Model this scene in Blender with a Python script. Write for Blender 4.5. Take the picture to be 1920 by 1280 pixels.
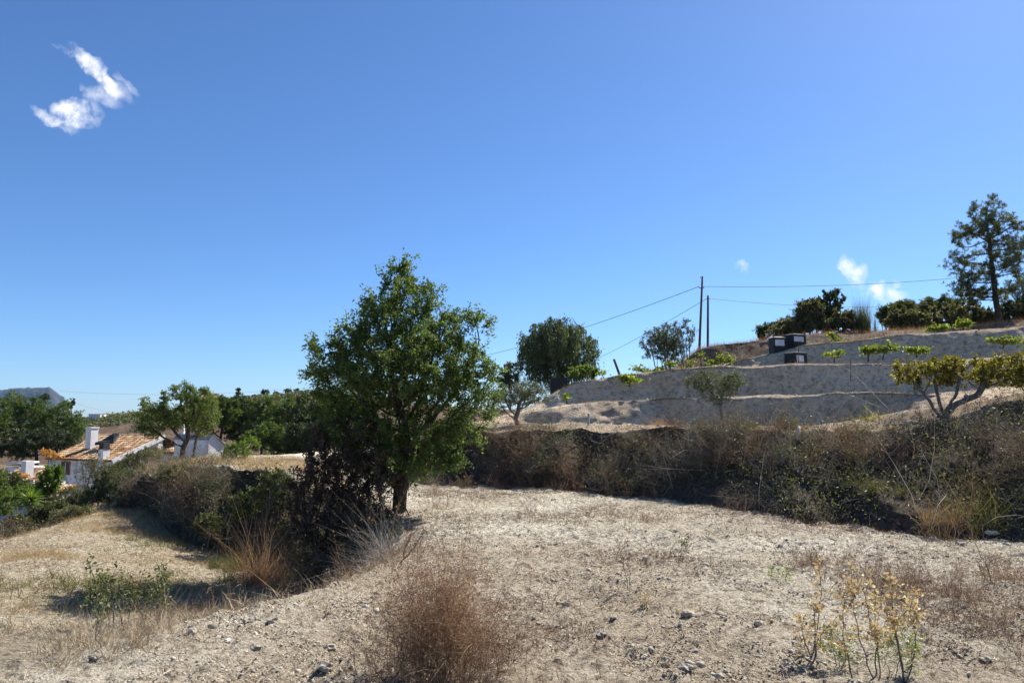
import bpy, math
import numpy as np

for o in list(bpy.data.objects):
    bpy.data.objects.remove(o, do_unlink=True)
S = bpy.context.scene
COL = S.collection

# ------------------------------------------------------------------ camera
FPX = 1387.0                       # focal length in photo pixels (1920 wide)
PITCH = math.radians(6.0)
CAMZ = 1.65
cd = bpy.data.cameras.new('camera'); cam = bpy.data.objects.new('camera', cd); COL.objects.link(cam)
cam.location = (0, 0, CAMZ); cam.rotation_euler = (math.radians(90) + PITCH, 0, 0)
cd.sensor_width = 36.0; cd.lens = FPX / 1920 * 36.0
cd.clip_start = 0.1; cd.clip_end = 30000
S.camera = cam

# ------------------------------------------------------------------ sky and sun
SUN_AZ = math.radians(43)          # to the right of the view direction
SUN_EL = math.radians(44)
SUND = np.array([math.cos(SUN_EL)*math.sin(SUN_AZ), math.cos(SUN_EL)*math.cos(SUN_AZ), math.sin(SUN_EL)])
w = bpy.data.worlds.new('World'); S.world = w; w.use_nodes = True
w.cycles.sampling_method = 'NONE'
wt = w.node_tree; wt.nodes.clear()
wout = wt.nodes.new('ShaderNodeOutputWorld')
sky = wt.nodes.new('ShaderNodeTexSky'); sky.sky_type = 'NISHITA'; sky.sun_disc = False
sky.sun_elevation = SUN_EL; sky.sun_rotation = SUN_AZ
sky.altitude = 1500; sky.air_density = 1.0; sky.dust_density = 0.9; sky.ozone_density = 10.0
bg = wt.nodes.new('ShaderNodeBackground'); bg.inputs['Strength'].default_value = 0.0775
hs_ = wt.nodes.new('ShaderNodeHueSaturation'); hs_.inputs['Saturation'].default_value = 1.03
wt.links.new(sky.outputs[0], hs_.inputs['Color']); wt.links.new(hs_.outputs[0], bg.inputs['Color'])

ld = bpy.data.lights.new('sun', 'SUN'); lo = bpy.data.objects.new('sun', ld); COL.objects.link(lo)
ld.energy = 5.0; ld.angle = math.radians(0.55); ld.color = (1.0, 0.95, 0.86)
from mathutils import Vector
lo.rotation_euler = Vector(SUND).to_track_quat('Z', 'Y').to_euler(); lo.location = (20, 20, 40)

S.view_settings.view_transform = 'Standard'; S.view_settings.look = 'None'
S.view_settings.exposure = 1.0; S.view_settings.gamma = 1.0; S.view_settings.use_curve_mapping = False

# ------------------------------------------------------------------ helpers
ca, sa = math.cos(PITCH), math.sin(PITCH)
def ray(px, py):
    cx, cy = (px-960)/FPX, (640-py)/FPX
    fy = ca - cy*sa
    return cx/fy, (sa + cy*ca)/fy          # x per metre of depth, z per metre of depth
def at(px, py, d):
    a, b = ray(px, py)
    return np.array([a*d, d, CAMZ + b*d])
def at_z(px, py, z):
    a, b = ray(px, py)
    d = (z-CAMZ)/b
    return np.array([a*d, d, z])

def hsh(ix, iy, iz, seed):
    n = (ix*374761393 + iy*668265263 + iz*2147483647 + seed*1274126177) & 0xFFFFFFFF
    n = ((n ^ (n >> 13))*1274126177) & 0xFFFFFFFF
    n = ((n ^ (n >> 16))*2246822519) & 0xFFFFFFFF
    return ((n ^ (n >> 15)) & 0xFFFFFF)/float(0xFFFFFF)
def vnoise(P, seed=0):
    P = np.asarray(P, float); I = np.floor(P).astype(np.int64); F = P - I; F = F*F*(3-2*F)
    x, y, z = I[:, 0], I[:, 1], I[:, 2]; fx, fy, fz = F[:, 0], F[:, 1], F[:, 2]
    r = 0
    for a in (0, 1):
        for b in (0, 1):
            for c in (0, 1):
                wgt = (fx if a else 1-fx)*(fy if b else 1-fy)*(fz if c else 1-fz)
                r = r + wgt*hsh(x+a, y+b, z+c, seed)
    return r*2-1
def fbm(P, freq, octv=4, seed=0, gain=0.5):
    P = np.asarray(P, float)
    r = np.zeros(len(P)); a = 1.0; t = 0
    for k in range(octv):
        r += a*vnoise(P*freq + 17.3*k, seed+k); t += a; a *= gain; freq *= 2.03
    return r/t
def unit(v):
    return v/np.maximum(np.linalg.norm(v, axis=-1, keepdims=True), 1e-9)

class G:
    """collects geometry; build() links it as ONE mesh object"""
    def __init__(s): s.V = []; s.F = []; s.R = []; s.C = []; s.n = 0
    def add(s, V, F, rnd=0.5, col=None):
        V = np.asarray(V, float).reshape(-1, 3)
        s.V.append(V)
        if isinstance(F, (list, tuple)) and len(F) and isinstance(F[0], np.ndarray) and F[0].ndim == 2: Fs = F
        else: Fs = [np.asarray(F, int)]
        for f in Fs:
            if len(f): s.F.append(f + s.n)
        s.R.append(np.broadcast_to(np.asarray(rnd, float), (len(V),)))
        if col is not None: s.C.append(np.broadcast_to(np.asarray(col, float), (len(V), 3)))
        s.n += len(V)
        return s
    def build(s, name, mat, parent=None, smooth=False):
        V = np.concatenate(s.V) if s.V else np.zeros((0, 3))
        if parent is not None:
            off = np.array(parent.location)
            if parent.parent is not None: off = off + np.array(parent.parent.location)
            V = V - off
        me = bpy.data.meshes.new(name)
        nl = sum(f.size for f in s.F); nf = sum(len(f) for f in s.F)
        me.vertices.add(len(V)); me.vertices.foreach_set('co', V.astype(np.float32).ravel())
        me.loops.add(nl); me.loops.foreach_set('vertex_index', np.concatenate([f.ravel() for f in s.F]).astype(np.int32))
        tot = np.concatenate([np.full(len(f), f.shape[1]) for f in s.F]).astype(np.int32)
        st = np.concatenate([[0], np.cumsum(tot)[:-1]]).astype(np.int32)
        me.polygons.add(nf); me.polygons.foreach_set('loop_start', st)
        me.polygons.foreach_set('use_smooth', np.full(nf, smooth, bool))
        a = me.attributes.new('rnd', 'FLOAT', 'POINT'); a.data.foreach_set('value', np.concatenate(s.R).astype(np.float32))
        if s.C:
            C = np.concatenate(s.C); C4 = np.concatenate([C, np.ones((len(C), 1))], 1)
            a = me.attributes.new('tint', 'FLOAT_COLOR', 'POINT'); a.data.foreach_set('color', C4.astype(np.float32).ravel())
        me.update(calc_edges=True); me.validate()
        me.materials.append(MAT[mat] if isinstance(mat, str) else mat)
        o = bpy.data.objects.new(name, me); COL.objects.link(o)
        if parent is not None: o.parent = parent
        return o
def tag(o, label=None, cat=None, group=None, kind=None):
    if label: o['label'] = label
    if cat: o['category'] = cat
    if group: o['group'] = group
    if kind: o['kind'] = kind
    return o
def thing(name, label, cat, loc, group=None):
    o = bpy.data.objects.new(name, None); COL.objects.link(o); o.location = tuple(loc); o.empty_display_size = 0.2
    return tag(o, label, cat, group)

def box_vf(p0, ex, ey, ez):
    """box from corner p0 with edge vectors"""
    p0, ex, ey, ez = [np.asarray(q, float) for q in (p0, ex, ey, ez)]
    V = [p0, p0+ex, p0+ex+ey, p0+ey, p0+ez, p0+ex+ez, p0+ex+ey+ez, p0+ey+ez]
    F = np.array([[0, 3, 2, 1], [4, 5, 6, 7], [0, 1, 5, 4], [1, 2, 6, 5], [2, 3, 7, 6], [3, 0, 4, 7]])
    return np.array(V), F
def tube_vf(P, R, n=6, cap=True):
    P = np.asarray(P, float); R = np.asarray(R, float); m = len(P)
    T = unit(np.gradient(P, axis=0)) if m > 2 else unit(np.repeat((P[1]-P[0])[None], m, 0))
    up = np.array([0, 0, 1.0]) if abs(T[0, 2]) < 0.9 else np.array([1.0, 0, 0])
    U = unit(np.cross(T, up)[0]); us = [U]
    for k in range(1, m):
        U = U - T[k]*np.dot(U, T[k]); nrm = np.linalg.norm(U); U = U/nrm if nrm > 1e-6 else us[-1]; us.append(U)
    U = np.array(us); W = np.cross(T, U)
    a = np.arange(n)/n*2*math.pi
    V = P[:, None, :] + R[:, None, None]*(U[:, None, :]*np.cos(a)[None, :, None] + W[:, None, :]*np.sin(a)[None, :, None])
    i = np.arange(m-1)[:, None]*n; j = np.arange(n)[None]; j2 = (j+1) % n
    F = np.stack([i+j, i+j2, i+n+j2, i+n+j], -1).reshape(-1, 4)
    V = V.reshape(-1, 3)
    Fs = [F]
    if cap:
        V = np.concatenate([V, P[:1], P[-1:]]); c0, c1 = m*n, m*n+1
        t0 = np.stack([np.full(n, c0), (np.arange(n)+1) % n, np.arange(n)], -1)
        t1 = np.stack([np.full(n, c1), (m-1)*n+np.arange(n), (m-1)*n+(np.arange(n)+1) % n], -1)
        Fs.append(np.concatenate([t0, t1]))
    return V, Fs
def ribbons(B, D, L, W, bend, rng, segs=3):
    """flat tapering blades / twigs; returns verts, faces, function giving a point at parameter t"""
    N = len(B); D = unit(D); L = np.broadcast_to(L, (N,)); W = np.broadcast_to(W, (N,))
    side = unit(np.cross(D, unit(rng.normal(size=(N, 3)))))
    ts = np.linspace(0, 1, segs+1)
    rows = []
    for t in ts[:-1]:
        c = B + D*(L*t)[:, None] + bend*(L*t*t)[:, None]
        wv = side*(W*0.5*(1-0.75*t))[:, None]
        rows += [c-wv, c+wv]
    tip = B + D*L[:, None] + bend*L[:, None]
    V = np.stack(rows+[tip], 1); k = V.shape[1]
    base = (np.arange(N)*k)[:, None]
    q = [[2*i, 2*i+1, 2*i+3, 2*i+2] for i in range(segs-1)]
    Fq = (base[:, :, None] + np.array(q)[None]).reshape(-1, 4) if q else np.zeros((0, 4), int)
    Ft = (base + np.array([2*(segs-1), 2*(segs-1)+1, 2*segs])[None]).reshape(-1, 3)
    def pt(idx, t):
        return B[idx] + D[idx]*(L[idx]*t)[:, None] + bend[idx]*(L[idx]*t*t)[:, None]
    return V.reshape(-1, 3), [Fq, Ft], pt, k
def leaves_vf(C, A, N_, L, W, fold=0.15):
    """leaf shaped quads: centre C, axis A, normal N_"""
    A = unit(A); Sd = unit(np.cross(A, N_)); Nn = np.cross(Sd, A)
    L = np.broadcast_to(L, (len(C),))[:, None]; W = np.broadcast_to(W, (len(C),))[:, None]
    v0 = C - A*L*0.5; v2 = C + A*L*0.5 - Nn*L*0.08
    v1 = C + Sd*W*0.5 + Nn*W*fold - A*L*0.06; v3 = C - Sd*W*0.5 + Nn*W*fold - A*L*0.06
    V = np.stack([v0, v1, v2, v3], 1).reshape(-1, 3)
    F = (np.arange(len(C))*4)[:, None] + np.array([0, 1, 2, 3])[None]
    return V, F
ICO_V = None
def ico():
    global ICO_V
    t = (1+5**.5)/2
    V = np.array([[-1, t, 0], [1, t, 0], [-1, -t, 0], [1, -t, 0], [0, -1, t], [0, 1, t], [0, -1, -t], [0, 1, -t], [t, 0, -1], [t, 0, 1], [-t, 0, -1], [-t, 0, 1]])
    F = np.array([[0, 11, 5], [0, 5, 1], [0, 1, 7], [0, 7, 10], [0, 10, 11], [1, 5, 9], [5, 11, 4], [11, 10, 2], [10, 7, 6], [7, 1, 8], [3, 9, 4], [3, 4, 2], [3, 2, 6], [3, 6, 8], [3, 8, 9], [4, 9, 5], [2, 4, 11], [6, 2, 10], [8, 6, 7], [9, 8, 1]])
    return unit(V), F
def ico2():
    V, F = ico(); V = list(V); cache = {}; out = []
    def mid(a, b):
        k = (min(a, b), max(a, b))
        if k not in cache: cache[k] = len(V); V.append(unit((V[a]+V[b])[None])[0])
        return cache[k]
    for a, b, c in F:
        x, y, z = mid(a, b), mid(b, c), mid(c, a)
        out += [[a, x, z], [b, y, x], [c, z, y], [x, y, z]]
    return np.array(V), np.array(out)

# ------------------------------------------------------------------ materials
MAT = {}
def newmat(name):
    m = bpy.data.materials.new(name); m.use_nodes = True; nt = m.node_tree; nt.nodes.clear()
    out = nt.nodes.new('ShaderNodeOutputMaterial'); MAT[name] = m
    return m, nt, out
def nd(nt, typ, **kw):
    n = nt.nodes.new(typ)
    for k, v in kw.items(): setattr(n, k, v)
    return n
def ramp(nt, stops, src):
    r = nd(nt, 'ShaderNodeValToRGB'); e = r.color_ramp.elements
    while len(e) < len(stops): e.new(0.5)
    for q, (p, c) in zip(e, stops): q.position = p; q.color = (*c, 1)
    nt.links.new(src, r.inputs[0]); return r.outputs[0]
def noise_out(nt, scale, detail=4, rough=0.6, vec=None):
    n = nd(nt, 'ShaderNodeTexNoise'); n.inputs['Scale'].default_value = scale; n.inputs['Detail'].default_value = detail
    n.inputs['Roughness'].default_value = rough
    if vec is None:
        g = nd(nt, 'ShaderNodeNewGeometry'); vec = g.outputs['Position']
    nt.links.new(vec, n.inputs['Vector']); return n.outputs['Fac']
def mixc(nt, typ, fac, a, b):
    m = nd(nt, 'ShaderNodeMix', data_type='RGBA', blend_type=typ)
    for sock, v in ((m.inputs[0], fac), (m.inputs[6], a), (m.inputs[7], b)):
        if hasattr(v, 'links') or isinstance(v, bpy.types.NodeSocket): nt.links.new(v, sock)
        elif isinstance(v, (int, float)): sock.default_value = v
        else: sock.default_value = (*v, 1)
    return m.outputs[2]
def leafmat(name, stops, trans=0.4, tcol=None, rough=0.5, spec=0.3):
    """foliage: colour varies leaf by leaf, some light passes through"""
    m, nt, out = newmat(name)
    a = nd(nt, 'ShaderNodeAttribute', attribute_name='rnd')
    c = ramp(nt, stops, a.outputs['Fac'])
    p = nd(nt, 'ShaderNodeBsdfPrincipled'); nt.links.new(c, p.inputs['Base Color'])
    p.inputs['Roughness'].default_value = rough; p.inputs['Specular IOR Level'].default_value = spec
    if trans > 0:
        t = nd(nt, 'ShaderNodeBsdfTranslucent')
        tc = mixc(nt, 'MULTIPLY', 1.0, c, tcol if tcol else (1.3, 1.4, 0.6))
        nt.links.new(tc, t.inputs['Color'])
        mx = nd(nt, 'ShaderNodeMixShader'); mx.inputs[0].default_value = trans
        nt.links.new(p.outputs[0], mx.inputs[1]); nt.links.new(t.outputs[0], mx.inputs[2]); nt.links.new(mx.outputs[0], out.inputs[0])
    else: nt.links.new(p.outputs[0], out.inputs[0])
    return m
def surf(name, c1, c2, scale=8, rough=0.85, bump=0.3, bscale=30, spec=0.2, detail=5, mid=(0.35, 0.65), bdist=0.02):
    m, nt, out = newmat(name)
    f = noise_out(nt, scale, detail)
    c = ramp(nt, [(mid[0], c1), (mid[1], c2)], f)
    p = nd(nt, 'ShaderNodeBsdfPrincipled'); nt.links.new(c, p.inputs['Base Color'])
    p.inputs['Roughness'].default_value = rough; p.inputs['Specular IOR Level'].default_value = spec
    if bump > 0:
        b = nd(nt, 'ShaderNodeBump'); b.inputs['Strength'].default_value = bump; b.inputs['Distance'].default_value = bdist
        nt.links.new(noise_out(nt, bscale, 6, 0.65), b.inputs['Height']); nt.links.new(b.outputs[0], p.inputs['Normal'])
    nt.links.new(p.outputs[0], out.inputs[0]); return m
def groundmat(name, f1, f2, bump, bd, con=1.0):
    """soil: tint attribute (which soil it is) broken up by lumps, dust and crumbs"""
    m, nt, out = newmat(name)
    a = nd(nt, 'ShaderNodeAttribute', attribute_name='tint')
    n1 = noise_out(nt, f1, 8, 0.7); n2 = noise_out(nt, f2, 6, 0.75); n3 = noise_out(nt, 0.55, 4, 0.6)
    v1 = ramp(nt, [(0.37, (0.36, 0.33, 0.30)), (0.47, (0.90, 0.89, 0.87)), (0.57, (1.20, 1.19, 1.16))], n1)
    v2 = ramp(nt, [(0.37, (0.50, 0.47, 0.45)), (0.49, (0.98, 0.98, 0.98)), (0.62, (1.2, 1.19, 1.16))], n2)
    v3 = ramp(nt, [(0.35, (0.86, 0.82, 0.77)), (0.65, (1.08, 1.08, 1.08))], n3)
    c = mixc(nt, 'MULTIPLY', con, a.outputs['Color'], v1)
    c = mixc(nt, 'MULTIPLY', con, c, v2); c = mixc(nt, 'MULTIPLY', 1.0, c, v3)
    p = nd(nt, 'ShaderNodeBsdfPrincipled'); nt.links.new(c, p.inputs['Base Color'])
    p.inputs['Roughness'].default_value = 0.95; p.inputs['Specular IOR Level'].default_value = 0.1
    b = nd(nt, 'ShaderNodeBump'); b.inputs['Strength'].default_value = bump; b.inputs['Distance'].default_value = bd
    hs = nd(nt, 'ShaderNodeMath', operation='ADD'); nt.links.new(n1, hs.inputs[0]); nt.links.new(n2, hs.inputs[1])
    nt.links.new(hs.outputs[0], b.inputs['Height']); nt.links.new(b.outputs[0], p.inputs['Normal'])
    nt.links.new(p.outputs[0], out.inputs[0]); return m

groundmat('soil_near', 13, 48, 1.0, 0.10)
groundmat('soil_terrace', 5, 24, 1.0, 0.10, 0.72)
groundmat('soil_far', 0.8, 4, 0.6, 0.3)
surf('clod', (0.27, 0.23, 0.18), (0.44, 0.39, 0.31), 20, 0.95, 0.6, 60, 0.1)
surf('white_rock', (0.50, 0.47, 0.43), (0.70, 0.68, 0.64), 9, 0.9, 0.5, 25)
surf('bark_dark', (0.035, 0.028, 0.022), (0.09, 0.075, 0.06), 14, 0.95, 0.8, 30, 0.1)
surf('bark_grey', (0.10, 0.09, 0.08), (0.22, 0.19, 0.165), 12, 0.95, 0.8, 30, 0.1)
surf('pole_wood', (0.10, 0.055, 0.04), (0.17, 0.10, 0.075), 5, 0.9, 0.4, 20)
surf('cable', (0.03, 0.03, 0.035), (0.05, 0.05, 0.055), 5, 0.6, 0.0)
surf('limewash', (0.66, 0.65, 0.64), (0.80, 0.79, 0.77), 1.6, 0.9, 0.3, 10, 0.1)
surf('limewash_worn', (0.42, 0.40, 0.38), (0.78, 0.76, 0.73), 1.1, 0.9, 0.4, 8, 0.1, mid=(0.4, 0.55))
surf('tile_clay', (0.30, 0.12, 0.05), (0.62, 0.40, 0.20), 3.5, 0.85, 0.2, 14, 0.1, mid=(0.36, 0.6))
surf('tile_brown', (0.13, 0.07, 0.045), (0.30, 0.18, 0.11), 3.5, 0.9, 0.2, 14, 0.1)
surf('slate_dark', (0.03, 0.032, 0.036), (0.055, 0.056, 0.06), 4, 0.8, 0.1, 14)
surf('sheet_grey', (0.18, 0.19, 0.20), (0.34, 0.34, 0.34), 3, 0.8, 0.1, 14)
surf('door_wood', (0.22, 0.09, 0.04), (0.32, 0.15, 0.07), 4, 0.8, 0.1, 14)
surf('window_dark', (0.012, 0.012, 0.014), (0.02, 0.02, 0.022), 4, 0.25, 0.0, spec=0.5)
surf('black_plastic', (0.012, 0.013, 0.014), (0.025, 0.026, 0.027), 9, 0.55, 0.15, 40, 0.3)
surf('pale_plastic', (0.45, 0.47, 0.50), (0.66, 0.68, 0.70), 7, 0.6, 0.0)
surf('lid_dusty', (0.06, 0.055, 0.05), (0.16, 0.15, 0.14), 8, 0.7, 0.15, 40)
surf('stick_pale', (0.40, 0.37, 0.33), (0.60, 0.57, 0.52), 20, 0.9, 0.2, 40)
surf('bark_pale', (0.22, 0.19, 0.16), (0.36, 0.32, 0.27), 12, 0.95, 0.5, 30, 0.1)
surf('mountain_rock', (0.05, 0.05, 0.05), (0.11, 0.105, 0.10), 0.006, 0.95, 0.8, 0.02, 0.05, bdist=20)
surf('orange_plastic', (0.50, 0.14, 0.06), (0.62, 0.22, 0.10), 8, 0.6, 0.0)

leafmat('leaf_almond', [(0, (0.048, 0.074, 0.022)), (0.5, (0.092, 0.138, 0.042)), (0.85, (0.145, 0.20, 0.062)), (1, (0.24, 0.26, 0.10))], 0.48, (1.25, 1.3, 0.65))
leafmat('leaf_almond_pale', [(0, (0.063, 0.084, 0.025)), (0.5, (0.105, 0.140, 0.039)), (1, (0.182, 0.224, 0.070))], 0.4)
leafmat('leaf_olive', [(0, (0.077, 0.087, 0.048)), (0.5, (0.133, 0.147, 0.084)), (1, (0.224, 0.238, 0.140))], 0.25, (1.1, 1.2, 0.8))
leafmat('leaf_pepper', [(0, (0.052, 0.071, 0.031)), (0.6, (0.115, 0.147, 0.067)), (1, (0.238, 0.274, 0.143))], 0.3)
leafmat('leaf_pine', [(0, (0.055, 0.067, 0.026)), (0.6, (0.126, 0.138, 0.053)), (1, (0.240, 0.240, 0.096))], 0.35)
leafmat('leaf_pine_far', [(0, (0.050, 0.074, 0.022)), (0.6, (0.108, 0.150, 0.041)), (1, (0.192, 0.240, 0.066))], 0.35)
leafmat('leaf_dark', [(0, (0.027, 0.042, 0.019)), (0.6, (0.065, 0.082, 0.036)), (1, (0.126, 0.150, 0.069))], 0.2)
leafmat('leaf_scrub', [(0, (0.071, 0.071, 0.032)), (0.6, (0.136, 0.132, 0.060)), (1, (0.241, 0.224, 0.115))], 0.38, (1.15, 1.2, 0.7))
leafmat('leaf_greygreen', [(0, (0.072, 0.085, 0.058)), (0.6, (0.130, 0.150, 0.104)), (1, (0.221, 0.234, 0.169))], 0.2, (1.1, 1.2, 0.8))
leafmat('leaf_bright', [(0, (0.07, 0.12, 0.02)), (0.6, (0.13, 0.19, 0.035)), (1, (0.22, 0.27, 0.06))], 0.45)
leafmat('leaf_vine', [(0, (0.085, 0.12, 0.020)), (0.6, (0.16, 0.205, 0.04)), (1, (0.28, 0.31, 0.08))], 0.5, (1.3, 1.3, 0.5))
leafmat('leaf_yellow', [(0, (0.09, 0.085, 0.02)), (0.5, (0.17, 0.16, 0.035)), (0.8, (0.30, 0.27, 0.05)), (1, (0.45, 0.40, 0.07))], 0.4, (1.3, 1.2, 0.4))
leafmat('leaf_bramble', [(0, (0.035, 0.026, 0.019)), (0.7, (0.085, 0.060, 0.043)), (1, (0.17, 0.115, 0.08))], 0.2, (1.2, 1.0, 0.8))
leafmat('leaf_shrub', [(0, (0.046, 0.053, 0.023)), (0.6, (0.099, 0.109, 0.043)), (1, (0.198, 0.215, 0.083))], 0.3)
leafmat('flower_orange', [(0, (0.48, 0.24, 0.06)), (1, (0.70, 0.48, 0.16))], 0.4, (1.2, 1.0, 0.5))
leafmat('flower_tan', [(0, (0.40, 0.27, 0.13)), (0.7, (0.58, 0.46, 0.26)), (1, (0.70, 0.62, 0.42))], 0.35, (1.1, 1.0, 0.75))
leafmat('straw', [(0, (0.230, 0.172, 0.115)), (0.5, (0.414, 0.333, 0.230)), (0.8, (0.598, 0.517, 0.380)), (1, (0.759, 0.690, 0.552))], 0.15, (1.1, 1.0, 0.8), 0.8, 0.1)
leafmat('grass_dry', [(0, (0.192, 0.132, 0.072)), (0.5, (0.396, 0.300, 0.168)), (1, (0.624, 0.516, 0.324))], 0.3, (1.2, 1.0, 0.7), 0.8, 0.1)
leafmat('grass_red', [(0, (0.17, 0.085, 0.048)), (0.5, (0.32, 0.19, 0.10)), (1, (0.50, 0.35, 0.20))], 0.3, (1.15, 1.0, 0.75), 0.8, 0.1)
leafmat('grass_green', [(0, (0.08, 0.085, 0.03)), (0.6, (0.16, 0.155, 0.06)), (1, (0.30, 0.27, 0.12))], 0.3, (1.2, 1.2, 0.6), 0.7, 0.1)
leafmat('twig_brown', [(0, (0.074, 0.046, 0.032)), (0.5, (0.203, 0.128, 0.088)), (0.85, (0.365, 0.243, 0.162)), (1, (0.567, 0.446, 0.338))], 0.12, (1.2, 1.0, 0.8), 0.8, 0.1)
leafmat('twig_rust', [(0, (0.11, 0.065, 0.043)), (0.5, (0.25, 0.16, 0.10)), (0.85, (0.39, 0.28, 0.185)), (1, (0.55, 0.45, 0.33))], 0.2, (1.15, 1.0, 0.8), 0.8, 0.1)
leafmat('twig_grey', [(0, (0.056, 0.048, 0.042)), (0.5, (0.160, 0.136, 0.115)), (0.85, (0.320, 0.280, 0.240)), (1, (0.608, 0.560, 0.496))], 0.1, (1.1, 1.0, 0.9), 0.85, 0.1)
leafmat('twig_pale', [(0, (0.22, 0.19, 0.16)), (1, (0.52, 0.48, 0.42))], 0.1, (1.1, 1.0, 0.9), 0.85, 0.1)

# ------------------------------------------------------------------ clouds, part of the sky
def cloud_field():
    """tangent coordinates of the sky direction about the view axis, plus one shared noise that frays the clouds"""
    tc = nd(wt, 'ShaderNodeTexCoord')
    dots = []
    for ax in ((1, 0, 0), (0, -sa, ca), (0, ca, sa)):
        v = nd(wt, 'ShaderNodeVectorMath', operation='DOT_PRODUCT'); v.inputs[1].default_value = ax
        wt.links.new(tc.outputs['Generated'], v.inputs[0]); dots.append(v.outputs['Value'])
    mxd = nd(wt, 'ShaderNodeMath', operation='MAXIMUM'); mxd.inputs[1].default_value = 0.05; wt.links.new(dots[2], mxd.inputs[0])
    comb = nd(wt, 'ShaderNodeCombineXYZ')
    for k in (0, 1):
        dv = nd(wt, 'ShaderNodeMath', operation='DIVIDE'); wt.links.new(dots[k], dv.inputs[0]); wt.links.new(mxd.outputs[0], dv.inputs[1])
        wt.links.new(dv.outputs[0], comb.inputs[k])
    nz = nd(wt, 'ShaderNodeTexNoise', noise_dimensions='2D'); nz.inputs['Scale'].default_value = 34; nz.inputs['Detail'].default_value = 5.5; nz.inputs['Roughness'].default_value = 0.6
    wt.links.new(comb.outputs[0], nz.inputs['Vector'])
    sub = nd(wt, 'ShaderNodeVectorMath', operation='MULTIPLY_ADD'); wt.links.new(nz.outputs['Color'], sub.inputs[0])
    sub.inputs[1].default_value = (0.024, 0.024, 0); sub.inputs[2].default_value = (-0.012, -0.012, 1.0)
    wv = nd(wt, 'ShaderNodeVectorMath', operation='ADD'); wt.links.new(comb.outputs[0], wv.inputs[0]); wt.links.new(sub.outputs[0], wv.inputs[1])
    return wv.outputs[0], nz.outputs['Fac'], dots[2]
def cloud_mask(parts, wv, nf, dz):
    total = None
    for (px, py, rx, ry, ang, wgt) in parts:
        x, y = (px-960)/FPX, (640-py)/FPX
        c_, s_ = math.cos(math.radians(ang)), math.sin(math.radians(ang)); kx, ky = FPX/rx*0.8, FPX/ry*0.8
        d1 = nd(wt, 'ShaderNodeVectorMath', operation='DOT_PRODUCT'); d1.inputs[1].default_value = (c_*kx, s_*kx, -(c_*x+s_*y)*kx); wt.links.new(wv, d1.inputs[0])
        d2 = nd(wt, 'ShaderNodeVectorMath', operation='DOT_PRODUCT'); d2.inputs[1].default_value = (-s_*ky, c_*ky, -(-s_*x+c_*y)*ky); wt.links.new(wv, d2.inputs[0])
        q1 = nd(wt, 'ShaderNodeMath', operation='MULTIPLY'); wt.links.new(d1.outputs['Value'], q1.inputs[0]); wt.links.new(d1.outputs['Value'], q1.inputs[1])
        q2 = nd(wt, 'ShaderNodeMath', operation='MULTIPLY_ADD'); wt.links.new(d2.outputs['Value'], q2.inputs[0]); wt.links.new(d2.outputs['Value'], q2.inputs[1]); wt.links.new(q1.outputs[0], q2.inputs[2])
        iv = nd(wt, 'ShaderNodeMath', operation='SUBTRACT', use_clamp=True); iv.inputs[0].default_value = 1.0; wt.links.new(q2.outputs[0], iv.inputs[1])
        fw = nd(wt, 'ShaderNodeMath', operation='MULTIPLY_ADD'); wt.links.new(iv.outputs[0], fw.inputs[0]); fw.inputs[1].default_value = wgt
        if total is None: fw.inputs[2].default_value = 0.0
        else: wt.links.new(total, fw.inputs[2])
        total = fw.outputs[0]
    fr = nd(wt, 'ShaderNodeMapRange'); fr.inputs['From Min'].default_value = 0.30; fr.inputs['From Max'].default_value = 0.70
    fr.inputs['To Min'].default_value = 0.05; fr.inputs['To Max'].default_value = 1.15; wt.links.new(nf, fr.inputs['Value'])
    ml = nd(wt, 'ShaderNodeMath', operation='MULTIPLY'); wt.links.new(total, ml.inputs[0]); wt.links.new(fr.outputs[0], ml.inputs[1])
    gt = nd(wt, 'ShaderNodeMath', operation='GREATER_THAN'); gt.inputs[1].default_value = 0.3; wt.links.new(dz, gt.inputs[0])
    m2 = nd(wt, 'ShaderNodeMath', operation='MULTIPLY', use_clamp=True); wt.links.new(ml.outputs[0], m2.inputs[0]); wt.links.new(gt.outputs[0], m2.inputs[1])
    return m2.outputs[0]
big = [(145, 213, 42, 24, -8, 1.2), (128, 222, 30, 20, -35, .6), (172, 122, 52, 13, -38, 1.1), (212, 162, 40, 13, -42, 1.0), (196, 180, 32, 16, -25, .55),
       (168, 190, 14, 18, 30, .35), (84, 217, 30, 9, -32, .7), (108, 226, 16, 9, 0, .6), (126, 98, 30, 6, -28, .4), (240, 160, 30, 8, -48, .45), (160, 172, 16, 6, -60, .35)]
small = [(1598, 508, 26, 16, -50, .95), (1604, 530, 14, 12, 0, .6), (1620, 505, 12, 12, -40, .5), (1634, 543, 22, 9, 5, .8), (1668, 553, 30, 17, -12, 1.0), (1682, 531, 9, 6, 0, .45), (1600, 536, 12, 6, 0, .5)]
tiny = [(1388, 497, 13, 9, 10, .85), (1394, 508, 12, 7, -60, .2)]
mA = cloud_mask(big+small+tiny, *cloud_field())
bgc = nd(wt, 'ShaderNodeBackground'); bgc.inputs['Color'].default_value = (0.90, 0.93, 1.0, 1); bgc.inputs['Strength'].default_value = 0.62
mxw = nd(wt, 'ShaderNodeMixShader'); wt.links.new(mA, mxw.inputs[0]); wt.links.new(bg.outputs[0], mxw.inputs[1]); wt.links.new(bgc.outputs[0], mxw.inputs[2])
wt.links.new(mxw.outputs[0], wout.inputs['Surface'])

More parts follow.
